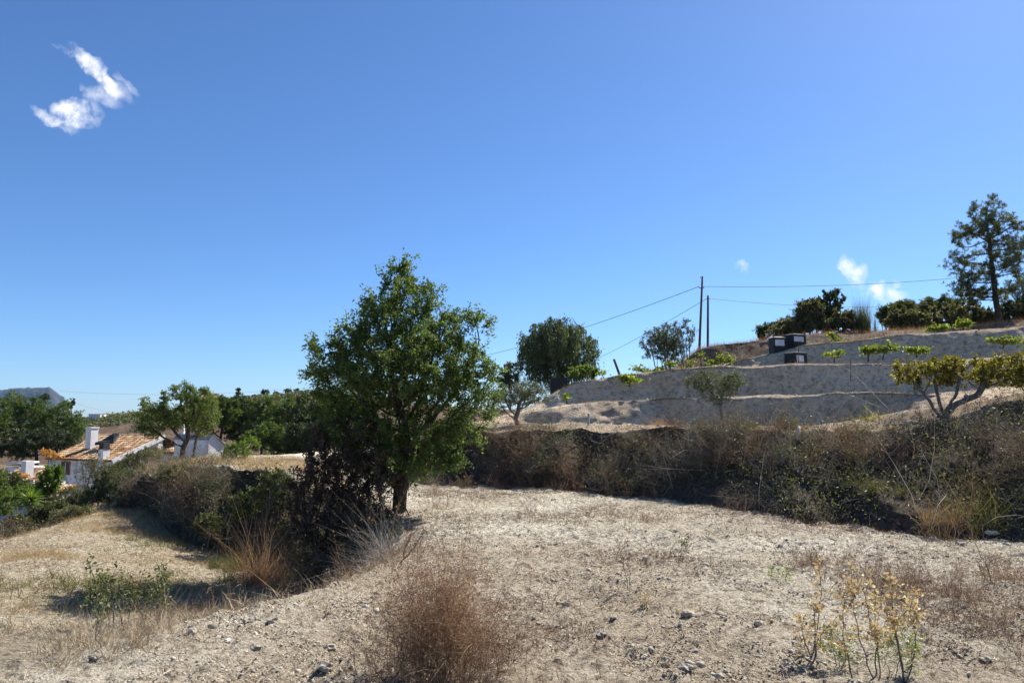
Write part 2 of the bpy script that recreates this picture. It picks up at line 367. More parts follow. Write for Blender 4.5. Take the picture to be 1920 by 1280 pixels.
# ------------------------------------------------------------------ terrain
Y0 = 8.0
def W(px, d, z):                       # a point by horizon column, depth and height
    return np.array([(px-960)/FPX/1.0*d, d, z])
def line(*pts):
    P = np.array([at_z(p[0], p[1], p[2]) if p[3] == 'z' else (at(p[0], p[1], p[2]) if p[3] == 'd' else W(p[0], p[1], p[2])) for p in pts])
    s = P[:, 0]/(P[:, 1]+Y0); o = np.argsort(s)
    return s[o], P[o, 1], P[o, 2]
LN = []
LN.append(line((-900, -5, 0.05, 'w'), (0, -5, 0.02, 'w'), (960, -5, 0, 'w'), (2800, -5, 0, 'w')))
LN.append((np.array([-1.2, 1.2]), np.array([3.0, 3.0]), np.array([0.0, 0.0])))
# A field edge
LN.append(line((-500, 1290, 0, 'z'), (0, 1254, 0, 'z'), (150, 1228, 0, 'z'), (300, 1185, 0, 'z'), (450, 1143, 0, 'z'), (600, 1107, 0, 'z'), (690, 1072, 0, 'z'), (760, 1040, 0, 'z'),
               (850, 9.0, 0, 'w'), (1300, 8.6, 0, 'w'), (1900, 7.8, 0, 'w'), (2600, 7.0, 0, 'w')))
# B foot of the drop
LN.append(line((-500, 7.2, -.55, 'w'), (0, 8.2, -.62, 'w'), (300, 9.2, -.72, 'w'), (450, 9.6, -.85, 'w'), (600, 10.0, -1.05, 'w'), (690, 10.0, -.75, 'w'), (745, 10, -.25, 'w'), (800, 10.3, 0, 'w'),
               (1300, 9.8, 0, 'w'), (1900, 8.6, 0, 'w'), (2600, 7.6, 0, 'w')))
# C foot of left bank / lower field far side
LN.append(line((-600, 1030, -1.2, 'z'), (0, 1012, -1.2, 'z'), (100, 987, -1.1, 'z'), (200, 955, -1.0, 'z'), (262, 952, -1.0, 'z'), (330, 1012, -1.1, 'z'), (430, 1042, -1.2, 'z'), (520, 1066, -1.25, 'z'), (600, 13.2, -1.2, 'w'),
               (690, 11.6, -.6, 'w'), (745, 11.4, -.15, 'w'), (800, 12, 0, 'w'), (1300, 11.2, .0, 'w'), (1900, 9.4, 0, 'w'), (2600, 8.2, 0, 'w')))
# D top of left bank / outer lip of lower field
LN.append(line((-600, 18.0, -1.35, 'w'), (0, 18.3, -1.3, 'w'), (120, 19.8, -1.2, 'w'), (215, 22.5, -.95, 'w'), (262, 884, 23.5, 'd'), (300, 876, 21.0, 'd'), (430, 877, 18.3, 'd'), (545, 876, 16.6, 'd'), (620, 15.4, .25, 'w'),
               (700, 13.4, .12, 'w'), (760, 13.2, .02, 'w'), (850, 14.2, 0, 'w'), (1300, 12.8, 0, 'w'), (1900, 10.1, 0, 'w'), (2600, 8.8, 0, 'w')))
# E foot of embankment
LN.append(line((-600, 21, -3, 'w'), (0, 21, -3.1, 'w'), (120, 22.5, -2.8, 'w'), (215, 25.5, -1.6, 'w'), (270, 25.5, .05, 'w'), (400, 25, .40, 'w'), (560, 22.5, .45, 'w'), (700, 19.5, .2, 'w'), (800, 902, .0, 'z'), (900, 908, 0, 'z'), (1000, 913, 0, 'z'), (1100, 919, 0, 'z'),
               (1300, 944, 0, 'z'), (1500, 974, 0, 'z'), (1700, 994, 0, 'z'), (1920, 1012, 0, 'z'), (2500, 1050, 0, 'z')))
# F top of embankment
LN.append(line((-600, 23, -3.6, 'w'), (0, 23, -3.8, 'w'), (120, 24.5, -3.4, 'w'), (215, 26.5, -2.2, 'w'), (270, 27, -.1, 'w'), (400, 27, .36, 'w'), (560, 24, .45, 'w'), (660, 21.5, .6, 'w'), (760, 830, 20.4, 'd'), (860, 806, 20.1, 'd'), (1000, 802, 19.4, 'd'), (1100, 800, 18.9, 'd'),
               (1300, 801, 17.0, 'd'), (1500, 803, 15.1, 'd'), (1600, 798, 14.5, 'd'), (1720, 794, 13.9, 'd'), (1800, 778, 13.6, 'd'), (1920, 742, 13.2, 'd'), (2500, 700, 12, 'd')))
# G foot of scarp 1
LN.append(line((-600, 26, -4, 'w'), (0, 26, -4.2, 'w'), (215, 30, -2.8, 'w'), (270, 30, -.5, 'w'), (400, 30, .15, 'w'), (560, 27, .4, 'w'), (700, 25, .9, 'w'), (900, 792, 24, 'd'), (1000, 794, 24, 'd'), (1300, 798, 23, 'd'), (1500, 798, 21.5, 'd'),
               (1620, 782, 20, 'd'), (1700, 772, 19, 'd'), (1800, 759, 18, 'd'), (1920, 734, 17.5, 'd'), (2500, 692, 17, 'd')))
# H top of scarp 1
LN.append(line((-600, 28, -4.2, 'w'), (0, 28, -4.4, 'w'), (215, 32, -3.0, 'w'), (270, 32, -.7, 'w'), (400, 32, .0, 'w'), (560, 29, .3, 'w'), (700, 26, .9, 'w'), (900, 789, 24.6, 'd'), (965, 781, 24.57, 'd'), (1000, 768, 24.47, 'd'), (1050, 760, 24.47, 'd'), (1100, 755, 24.47, 'd'), (1200, 750, 24.07, 'd'),
               (1300, 746, 23.47, 'd'), (1400, 742, 22.67, 'd'), (1500, 739, 21.97, 'd'), (1600, 738, 20.57, 'd'), (1680, 741, 19.67, 'd'), (1760, 744, 18.87, 'd'), (1920, 722, 18.37, 'd'), (2500, 680, 18.07, 'd')))
# I foot of scarp 2
LN.append(line((-600, 32, -4.4, 'w'), (0, 32, -4.6, 'w'), (215, 36, -3.3, 'w'), (270, 36, -1.0, 'w'), (400, 36, -.2, 'w'), (560, 33, .0, 'w'), (700, 31, .7, 'w'), (900, 790, 30, 'd'), (1000, 769, 30, 'd'), (1100, 762, 30, 'd'), (1200, 756, 30, 'd'),
               (1300, 752, 29.6, 'd'), (1400, 748, 29, 'd'), (1500, 745, 28.6, 'd'), (1600, 744, 28, 'd'), (1700, 743, 27, 'd'), (1800, 737, 26, 'd'), (1920, 721, 25, 'd'), (2500, 675, 24, 'd')))
# J top of scarp 2
LN.append(line((-600, 34, -4.5, 'w'), (0, 34, -4.7, 'w'), (215, 38, -3.5, 'w'), (270, 38, -1.1, 'w'), (400, 38, -.3, 'w'), (560, 35, -.1, 'w'), (700, 32, .7, 'w'), (900, 788, 30.6, 'd'), (985, 768, 30.70, 'd'), (1035, 738, 30.70, 'd'), (1070, 722, 30.70, 'd'), (1110, 713, 30.70, 'd'), (1150, 707, 30.70, 'd'), (1200, 701, 30.70, 'd'), (1250, 694, 30.50, 'd'),
               (1300, 691, 30.30, 'd'), (1400, 687, 29.80, 'd'), (1500, 681, 29.30, 'd'), (1600, 681, 28.70, 'd'), (1700, 683, 27.70, 'd'), (1800, 684, 26.70, 'd'), (1920, 680, 25.70, 'd'), (2500, 640, 24.70, 'd')))
# K foot of scarp 3
LN.append(line((-600, 38, -4.6, 'w'), (0, 38, -4.8, 'w'), (215, 42, -3.7, 'w'), (270, 42, -1.3, 'w'), (400, 42, -.5, 'w'), (560, 39, -.4, 'w'), (700, 37, .4, 'w'), (900, 789, 36, 'd'), (985, 772, 36, 'd'), (1070, 731, 36, 'd'), (1200, 707, 36, 'd'),
               (1300, 697, 36, 'd'), (1400, 692, 36, 'd'), (1500, 686, 35.6, 'd'), (1600, 685, 35, 'd'), (1700, 683, 34, 'd'), (1800, 675, 33, 'd'), (1920, 667, 32, 'd'), (2500, 615, 30, 'd')))
# L top of scarp 3
LN.append(line((-600, 40, -4.7, 'w'), (0, 40, -4.9, 'w'), (215, 44, -3.8, 'w'), (270, 44, -1.4, 'w'), (400, 44, -.6, 'w'), (560, 41, -.5, 'w'), (700, 39, .3, 'w'), (900, 789, 37, 'd'), (985, 771, 37.10, 'd'), (1070, 725, 37.10, 'd'), (1200, 701, 37.10, 'd'),
               (1340, 690, 36.90, 'd'), (1400, 674, 36.70, 'd'), (1450, 663, 36.60, 'd'), (1512, 648, 36.40, 'd'), (1614, 641, 35.90, 'd'), (1700, 628, 35.00, 'd'), (1812, 622, 34.00, 'd'), (1920, 613, 33.10, 'd'), (2500, 560, 31.10, 'd')))
# M foot of upper bank
LN.append(line((-600, 46, -4.9, 'w'), (0, 46, -5, 'w'), (215, 50, -4.2, 'w'), (270, 50, -1.6, 'w'), (400, 50, -.9, 'w'), (560, 47, -.9, 'w'), (700, 45, -.2, 'w'), (900, 791, 42, 'd'), (985, 773, 42, 'd'), (1070, 732, 42, 'd'), (1200, 708, 42, 'd'),
               (1290, 694, 42, 'd'), (1400, 676, 42, 'd'), (1450, 664, 42, 'd'), (1512, 652, 42, 'd'), (1614, 645, 41.5, 'd'), (1700, 632, 41, 'd'), (1812, 626, 40.5, 'd'), (1920, 617, 40, 'd'), (2500, 564, 38, 'd')))
# N top of upper bank
LN.append(line((-600, 49, -5, 'w'), (0, 49, -5.1, 'w'), (215, 53, -4.4, 'w'), (270, 53, -1.7, 'w'), (400, 53, -1.0, 'w'), (560, 50, -1.1, 'w'), (700, 48, -.5, 'w'), (900, 793, 43.5, 'd'), (985, 775, 43.5, 'd'), (1070, 730, 43.5, 'd'), (1200, 704, 43.5, 'd'),
               (1265, 690, 43.5, 'd'), (1285, 674, 43.4, 'd'), (1310, 655, 43.3, 'd'), (1340, 647, 43.2, 'd'), (1400, 641, 43.2, 'd'), (1450, 635, 43.2, 'd'), (1512, 628, 43.2, 'd'), (1614, 623, 42.8, 'd'), (1700, 619, 42.4, 'd'), (1812, 614, 42, 'd'), (1920, 602, 41.5, 'd'), (2500, 550, 40, 'd')))
LN.append(line((-600, 62, -5.2, 'w'), (0, 62, -5.3, 'w'), (215, 62, -4.9, 'w'), (270, 62, -2.2, 'w'), (400, 62, -1.5, 'w'), (560, 62, -1.6, 'w'), (700, 62, -1.2, 'w'), (900, 62, .3, 'w'), (1070, 60, 3.0, 'w'), (1300, 60, 6.2, 'w'), (1500, 60, 7.6, 'w'), (1920, 60, 9.0, 'w'), (2500, 60, 10, 'w')))
LN.append(line((-600, 110, -7, 'w'), (215, 110, -6, 'w'), (400, 110, -4.5, 'w'), (700, 110, -4, 'w'), (900, 110, -3, 'w'), (1070, 110, 0, 'w'), (1300, 110, 4, 'w'), (1500, 110, 9, 'w'), (1920, 110, 15, 'w'), (2500, 110, 17, 'w')))
LN.append(line((-600, 320, -14.5, 'w'), (700, 320, -14.5, 'w'), (1200, 320, -14.5, 'w'), (1920, 320, -8, 'w'), (2500, 320, -8, 'w')))
SUBD = [12, 80, 18, 80, 34, 50, 46, 16, 17, 10, 18, 10, 17, 10, 15, 10, 10, 8]
SUBD = [12, 105] + SUBD[2:]
sc = np.concatenate([np.linspace(-1.15, -.72, 30)[:-1], np.linspace(-.72, .72, 480), np.linspace(.72, 1.15, 30)[1:]])
NC = len(sc)
LY, LZ = [], []
ker = np.array([1, 2, 3, 2, 1.])/9
for s, y, z in LN:
    yy = np.interp(sc, s, y); zz = np.interp(sc, s, z)
    pad = lambda q: np.convolve(np.pad(q, 2, mode='edge'), ker, 'valid')
    LY.append(pad(yy)); LZ.append(pad(zz))
LY = np.array(LY); LZ = np.array(LZ)
lipn = fbm(np.stack([sc*22, sc*0, sc*0], -1), 1.0, 4, 15); lipm = fbm(np.stack([sc*60+5, sc*0, sc*0], -1), 1.0, 3, 16)
LZ[5] += np.where(sc < -.17, lipn*.28+lipm*.10-.05, 0); LZ[7] += np.where(sc > -.10, lipn*.10+lipm*.07-.03, 0)
LY[6] += np.where(sc > -.08, lipn*.35+lipm*.25, 0); LY[7] += np.where(sc > -.08, lipm*.3, 0)
for k in range(1, len(LY)): LY[k] = np.maximum(LY[k], LY[k-1]+0.12)
rowsY, rowsZ, band, rowt = [], [], [], []
for k in range(len(LY)-1):
    n = SUBD[k]
    for i in range(n):
        t = i/n
        rowsY.append(LY[k]*(1-t)+LY[k+1]*t); rowsZ.append(LZ[k]*(1-t)+LZ[k+1]*t); band.append(k); rowt.append(t)
rowsY.append(LY[-1]); rowsZ.append(LZ[-1])
TY = np.array(rowsY); TZ = np.array(rowsZ); NR = len(TY); band = np.array(band)
TX = sc[None]*(TY+Y0)
PX = 960 + FPX*TX/np.maximum(TY, 0.5)            # rough picture column, used only for naming zones
Pf = np.stack([TX, TY, TZ*0], -1).reshape(-1, 3)
# relief: broad undulation, lumps, clods
bandv = np.concatenate([band, [band[-1]]])[:, None]*np.ones((1, NC))
right = np.clip((PX-860)/80, 0, 1)
scarp = np.isin(bandv, (8, 10, 12, 14))*right + np.isin(bandv, (6,))*np.clip((PX-740)/60, 0, 1) + np.isin(bandv, (4, 2))*np.clip((760-PX)/60, 0, 1)
far = np.clip((TY-45)/60, 0, 1)
und = fbm(Pf, 0.35, 3, 5).reshape(NR, NC); lump = fbm(Pf, 2.2, 4, 9).reshape(NR, NC)
clod = fbm(Pf, 6.5, 4, 21, .65).reshape(NR, NC); bil = np.abs(fbm(Pf+9.1, 4.2, 4, 61, .6)).reshape(NR, NC)
clod = np.where(TY < 26, clod, clod*0.4)
ridge = 1-np.abs(fbm(Pf+3.3, 5.5, 3, 33)).reshape(NR, NC)
soft = np.clip((TY-2)/3, 0, 1)
TZ2 = TZ + und*(0.05 + 0.5*far)*soft + lump*np.where(bandv > 6, .018, .030) + (clod*0.05 + (bil-.25)*.10)*(1-far)*np.clip((TY-2.5)/2, 0, 1)*np.where(bandv > 6, .3, 1.0)
# scarps and banks: knock their faces back and forth, soften the crests
Pz = np.stack([TX, TY, TZ*1.0], -1).reshape(-1, 3)
kn = fbm(Pz, 1.6, 5, 51, 0.6).reshape(NR, NC)
kn2 = fbm(Pz, 0.6, 3, 77).reshape(NR, NC)
tt = np.concatenate([rowt, [0]])[:, None]*np.ones((1, NC)); bow = np.sin(np.pi*tt)**.6
bnk = np.isin(bandv, (4, 6))*scarp; ter = scarp*np.isin(bandv, (8, 10, 12, 14))
spur = fbm(np.stack([TX*.9+TZ*.8, TY*.25, TZ*.5], -1).reshape(-1, 3), .75, 3, 88).reshape(NR, NC)
kf = fbm(Pz, 4.5, 4, 57, .6).reshape(NR, NC)
TY2 = TY + ter*(kn*.17+kn2*.22+kf*.08) + bnk*bow*np.where(bandv == 4, spur*2.3+kn*.45+kn2*.3, spur*1.7+kn*.4+kn2*.3)
TZ2 = TZ2 + right*np.isin(bandv, (9, 11, 13))*np.exp(-((tt-.10)/.08)**2)*(.03+.03*kn2)
TZ2 = TZ2 + ter*(kn*.07+kf*.035) + bnk*bow*(kn*.22+spur*.15) + np.isin(bandv, (7, 9, 11, 13))*right*kn2*.10
TX2 = TX
TV = np.stack([TX2, TY2, TZ2], -1)
def gz(x, y):
    s = x/(y+Y0); j = np.clip(np.searchsorted(sc, s)-1, 0, NC-2); f = (s-sc[j])/(sc[j+1]-sc[j])
    za = np.interp(y, TY2[:, j], TZ2[:, j]); zb = np.interp(y, TY2[:, j+1], TZ2[:, j+1])
    return float(za*(1-f)+zb*f)
def gp(x, y): return np.array([x, y, gz(x, y)])
# soils; the bank tone is darkened to paint deep shade between the brush
c_field = np.array([0.68, 0.625, 0.52]); c_pale = np.array([0.80, 0.755, 0.65]); c_straw = np.array([0.52, 0.44, 0.345])
c_terr = np.array([0.76, 0.615, 0.455]); c_crest = np.array([0.33, 0.28, 0.22]); c_bank_shade = np.array([0.14, 0.115, 0.095]); c_hill = np.array([0.17, 0.135, 0.095]); c_upper = np.array([0.23, 0.185, 0.14])
n1 = fbm(Pf, 0.8, 4, 101).reshape(NR, NC); n2 = fbm(Pf, 0.25, 3, 131).reshape(NR, NC)
def smix(a, b, t): t = np.clip(t, 0, 1)[..., None]; return a*(1-t)+b*t
base = smix(c_field, c_pale, 0.5+n1*1.2)
base = smix(base, c_straw, 0.15+n2*1.5 + 0.25*np.clip((TY-9)/6, 0, 1))
lowf = np.clip((740-PX)/80, 0, 1)*((bandv == 3) | (bandv == 2))
base = smix(base, np.array([0.60, 0.53, 0.40]), lowf*0.8)
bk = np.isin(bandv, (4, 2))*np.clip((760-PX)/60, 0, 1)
base = smix(base, c_bank_shade, bk*np.where(bandv == 2, 0.35, 1.0))
base = smix(base, c_bank_shade, (bandv == 6)*np.clip((PX-700)/60, 0, 1))
tr = ((bandv >= 7) & (bandv <= 13))*np.clip((PX-820)/80, 0, 1)
base = smix(base, smix(c_terr*np.ones_like(base), c_crest, (0.85+n1*0.4)*(~np.isin(bandv, (8, 10, 12)))), tr)
base = smix(base, c_upper, (bandv == 14)*right)
base = smix(base, np.array([0.26, 0.205, 0.155]), (bandv == 7)*np.clip((PX-1580)/90, 0, 1)*np.clip(.8+n1, 0, 1))
base = smix(base, c_hill, (bandv >= 15)*1.0)
base = smix(base, c_hill, (bandv >= 5)*np.clip((240-PX)/30, 0, 1))
fi, fj = np.meshgrid(np.arange(NR-1), np.arange(NC-1), indexing='ij')
vid = lambda i, j: i*NC+j
FQ = np.stack([vid(fi, fj), vid(fi, fj+1), vid(fi+1, fj+1), vid(fi+1, fj)], -1)
fpx = PX[:-1, :-1]; fb = band[:, None]*np.ones((1, NC-1), int)
cls = np.full(fb.shape, 0)                                        # field
cls[(fb >= 15)] = 5
cls[(fb >= 7) & (fb <= 14)] = 4
cls[(fb >= 7) & (fpx < 850)] = 5
cls[(fb >= 5) & (fpx < 245)] = 5
cls[(fb == 6) & (fpx > 700)] = 3
cls[(fb == 3) & (fpx < 720)] = 1
cls[np.isin(fb, (2, 4)) & (fpx < 760)] = 2
NAMES = ['field', 'lower_field', 'field_bank', 'embankment', 'vineyard_terrace', 'hillside']
MATS = ['soil_near', 'soil_near', 'soil_near', 'soil_near', 'soil_terrace', 'soil_far']
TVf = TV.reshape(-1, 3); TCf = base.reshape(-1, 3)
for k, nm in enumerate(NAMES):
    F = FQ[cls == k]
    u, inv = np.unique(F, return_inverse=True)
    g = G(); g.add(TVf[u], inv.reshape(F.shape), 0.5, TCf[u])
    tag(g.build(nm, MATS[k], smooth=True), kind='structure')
# scatter helper: random points on faces of a zone
FC = TV[:-1, :-1]*.25+TV[1:, :-1]*.25+TV[:-1, 1:]*.25+TV[1:, 1:]*.25
e1 = TV[1:, 1:]-TV[:-1, :-1]; e2 = TV[1:, :-1]-TV[:-1, 1:]
FA = np.linalg.norm(np.cross(e1, e2), axis=-1)*.5
FN = unit(np.cross(e1, e2)); FN *= np.sign(FN[..., 2:3]+1e-9)
def scatter(mask, n, rng, weight=None):
    wgt = (FA*mask if weight is None else FA*mask*weight).ravel(); cw = np.cumsum(wgt); cw /= cw[-1]
    k = np.searchsorted(cw, rng.random(n)); i, j = np.unravel_index(np.minimum(k, FA.size-1), FA.shape)
    a, b = rng.random((2, n, 1))
    P = (TV[i, j]*(1-a)+TV[i+1, j]*a)*(1-b)+(TV[i, j+1]*(1-a)+TV[i+1, j+1]*a)*b
    return P, FN[i, j], i, j
inview = (FC[..., 1] > 3.5) & (np.abs(FC[..., 0]) < 0.78*FC[..., 1]+0.6)

# valley floor to the horizon
rng = np.random.default_rng(2)
ang = np.linspace(-math.pi, math.pi, 97)[:-1]; rad = np.array([0.0, 150, 300, 600, 1200, 2400, 5000, 7200])
V = [[0, 0, -15.5]]; 
for r in rad[1:]:
    for a in ang: V.append([r*math.sin(a), r*math.cos(a), -15.5 - (0 if r < 2000 else 0)])
V = np.array(V); m = 96
F4 = np.array([[1+(k-1)*m+j, 1+(k-1)*m+(j+1) % m, 1+k*m+(j+1) % m, 1+k*m+j] for k in range(1, len(rad)-1) for j in range(m)])
F3 = np.array([[0, 1+(j+1) % m, 1+j] for j in range(m)])
g = G(); g.add(V, [F4, F3], .5, np.array([0.20, 0.17, 0.11]))
tag(g.build('ground', 'soil_far'), kind='structure')

# far hill behind, and the mountain
def ridge_mesh(prof, d, back, foot, name, mat, col, seed, amp, nx=260, ny=40, front=None, fan=.5):
    prof = np.array(prof, float); px = np.linspace(prof[0, 0], prof[-1, 0], nx); py = np.interp(px, prof[:, 0], prof[:, 1])
    top = np.array([at(a, b, d) for a, b in zip(px, py)])
    front = front or back
    V = []
    for k in range(ny):
        t = k/(ny-1)*2-1
        y = d + (t*front if t < 0 else t*back); h = 1-abs(t)**1.25
        V.append(np.stack([top[:, 0]*(1-fan+fan*y/d), np.full(nx, y), foot+(top[:, 2]-foot)*h], -1))
    V = np.array(V).reshape(-1, 3); V[:, 2] += fbm(V, 3.0/amp/8, 5, seed)*amp*np.repeat(1-0.0*np.abs(np.linspace(-1, 1, ny)), nx)
    i, j = np.meshgrid(np.arange(ny-1), np.arange(nx-1), indexing='ij')
    F = np.stack([i*nx+j, i*nx+j+1, (i+1)*nx+j+1, (i+1)*nx+j], -1).reshape(-1, 4)
    g = G(); g.add(V, F, .5, np.asarray(col)*np.ones((len(V), 3))); return tag(g.build(name, mat, smooth=True), kind='structure')
hill = ridge_mesh([(100, 795), (165, 787), (240, 778), (300, 772), (400, 755), (450, 748), (520, 741), (590, 735), (650, 740), (750, 752), (900, 765), (1100, 775), (1400, 790)], 320, 120, -15, 'hill', 'soil_far', (0.12, 0.085, 0.06), 5, 1.2, front=190)
ridge_mesh([(330, 790), (370, 742), (395, 734), (412, 740), (450, 760), (520, 790)], 900, 200, -15, 'far_hill', 'soil_far', (0.22, 0.17, 0.13), 8, 2.0)
ridge_mesh([(-420, 790), (-300, 770), (-150, 756), (-60, 744), (0, 731), (30, 726), (60, 726), (93, 725), (102, 731), (112, 739), (121, 743), (124, 762), (135, 776), (170, 788)], 5000, 900, -15, 'mountain', 'mountain_rock', (0.2, 0.2, 0.2), 8, 9.0, nx=300, ny=34, front=210, fan=1.0)

# ------------------------------------------------------------------ growing things
def colonise(roots, A, step, infl, kill, iters=140, grav=0.0):
    """space colonisation: branches grow from the root nodes toward the attractor points A"""
    nodes = [np.asarray(r, float) for r in roots[0]]; par = list(roots[1])
    A = np.asarray(A); alive = np.ones(len(A), bool)
    N = np.array(nodes)
    D = np.linalg.norm(A[:, None]-N[None], axis=2); near = D.argmin(1); nd_ = D.min(1)
    for _ in range(iters):
        act = alive & (nd_ < infl)
        if not act.any():
            act = alive & (nd_ <= np.min(nd_[alive])+1e-6) if alive.any() else act
            if not act.any(): break
        idx = near[act]; dirs = unit(A[act]-N[idx])
        u = np.unique(idx); acc = np.zeros((len(N), 3)); np.add.at(acc, idx, dirs)
        new = N[u] + step*unit(unit(acc[u]) + np.array([0, 0, grav]))
        md = np.linalg.norm(new[:, None]-N[None], axis=2).min(1); bad = np.where(md < step*.45)[0]
        for q in bad:                                 # stuck between two targets: take the nearer one
            c = np.where(act & (near == u[q]))[0]; c = c[nd_[c].argmin()]; new[q] = N[u[q]]+step*unit((A[c]-N[u[q]])[None])[0]
        if len(bad):
            md = np.linalg.norm(new[:, None]-N[None], axis=2).min(1); ok = md > step*.3
            for q in np.where(~ok)[0]:
                c = np.where(act & (near == u[q]))[0]; alive[c[nd_[c].argmin()]] = False
            u, new = u[ok], new[ok]
            if not len(u): continue
        k0 = len(N); N = np.concatenate([N, new]); par += list(u)
        D = np.linalg.norm(A[:, None]-new[None], axis=2)
        m = D.min(1); a = D.argmin(1); b = m < nd_
        nd_[b] = m[b]; near[b] = a[b]+k0
        alive &= nd_ > kill
        if len(N) > 7000: break
    return N, np.array(par)
def pipe_radii(N, par, tip, base, e=2.4):
    cnt = np.zeros(len(N)); kids = np.zeros(len(N), int)
    for i in range(len(N)-1, -1, -1):
        if cnt[i] == 0: cnt[i] = 1.0
        if par[i] >= 0: cnt[par[i]] += cnt[i]; kids[par[i]] += 1
    r = cnt**(1/e); top = r[par < 0].max()
    return tip + (base-tip)*np.clip((r-1)/(top-1+1e-9), 0, 1), kids
def skeleton(g, N, par, R, rmin=0.0):
    ch = [[] for _ in N]
    for i, p in enumerate(par):
        if p >= 0: ch[p].append(i)
    starts = [(i, None) for i in range(len(N)) if par[i] < 0]
    while starts:
        i, p = starts.pop()
        pts = [N[i]] if p is None else [N[p], N[i]]; rr = [R[i]] if p is None else [min(R[p], R[i]*1.15), R[i]]
        while ch[i]:
            c = sorted(ch[i], key=lambda q: -R[q])
            for q in c[1:]: starts.append((q, i))
            i = c[0]; pts.append(N[i]); rr.append(R[i])
        if len(pts) < 2 or max(rr) < rmin: continue
        mr = max(rr); n = 9 if mr > .06 else (6 if mr > .02 else 4 if mr > .008 else 3)
        V, F = tube_vf(np.array(pts), np.array(rr), n, cap=False); g.add(V, F, .5)
def blob_pts(blobs, d, n, rng, thin=0.95, gap=None, freq=1.5, seed=0):
    """random points in a crown: blobs are (px, py, rx, ry[, depth shift in m]) in photo pixels at depth d"""
    vol = np.array([b[2]*b[2]*b[3] for b in blobs], float); vol /= vol.sum()
    out = []
    k = rng.choice(len(blobs), n*3, p=vol)
    q = unit(rng.normal(size=(n*3, 3)))*(rng.random((n*3, 1))**(1/3)); 
    for i, b in enumerate(blobs):
        s = q[k == i]; dd = d+(b[4] if len(b) > 4 else 0); c = at(b[0], b[1], dd); m = dd/FPX
        out.append(c + s*np.array([b[2]*m, b[2]*m*thin, b[3]*m]))
    P = np.concatenate(out); rng.shuffle(P)
    if gap is not None: P = P[fbm(P, freq, 2, seed+3) > gap]
    return P[:n]
def add_leaves(g, C, rng, L, W, out=None, droop=0.0, up=0.3, Lv=0.3):
    n = len(C)
    A = rng.normal(size=(n, 3)); A[:, 2] -= droop*1.5
    if out is not None: A += out*0.8
    Nn = rng.normal(size=(n, 3)); Nn[:, 2] += up
    l = L*(1+Lv*(rng.random(n)*2-1)*1.4)
    V, F = leaves_vf(C, A, Nn, l, W*l/L)
    cl = 0.5+0.5*fbm(C, 1.3/max(L*12, .35), 2, int(rng.integers(1000)))
    r = np.clip(0.25*rng.random(n)+0.25*rng.normal(size=n)+cl*0.75, 0, 1)
    g.add(V, F, np.repeat(r, 4))
def add_needles(g, C, rng, L, W, k=9, up=0.5):
    n = len(C); A = rng.normal(size=(n*k, 3)); A[:, 2] += up
    B = np.repeat(C, k, 0); A = unit(A)
    V, F = leaves_vf(B+A*L*.5, A, rng.normal(size=(n*k, 3)), L*(.7+.6*rng.random(n*k)), W)
    cl = 0.5+0.5*fbm(C, 0.8, 2, int(rng.integers(1000)))
    r = np.clip(np.repeat(cl*.7+.3*rng.random(n)-.1, k)+rng.normal(size=n*k)*.12, 0, 1)
    g.add(V, F, np.repeat(r, 4))
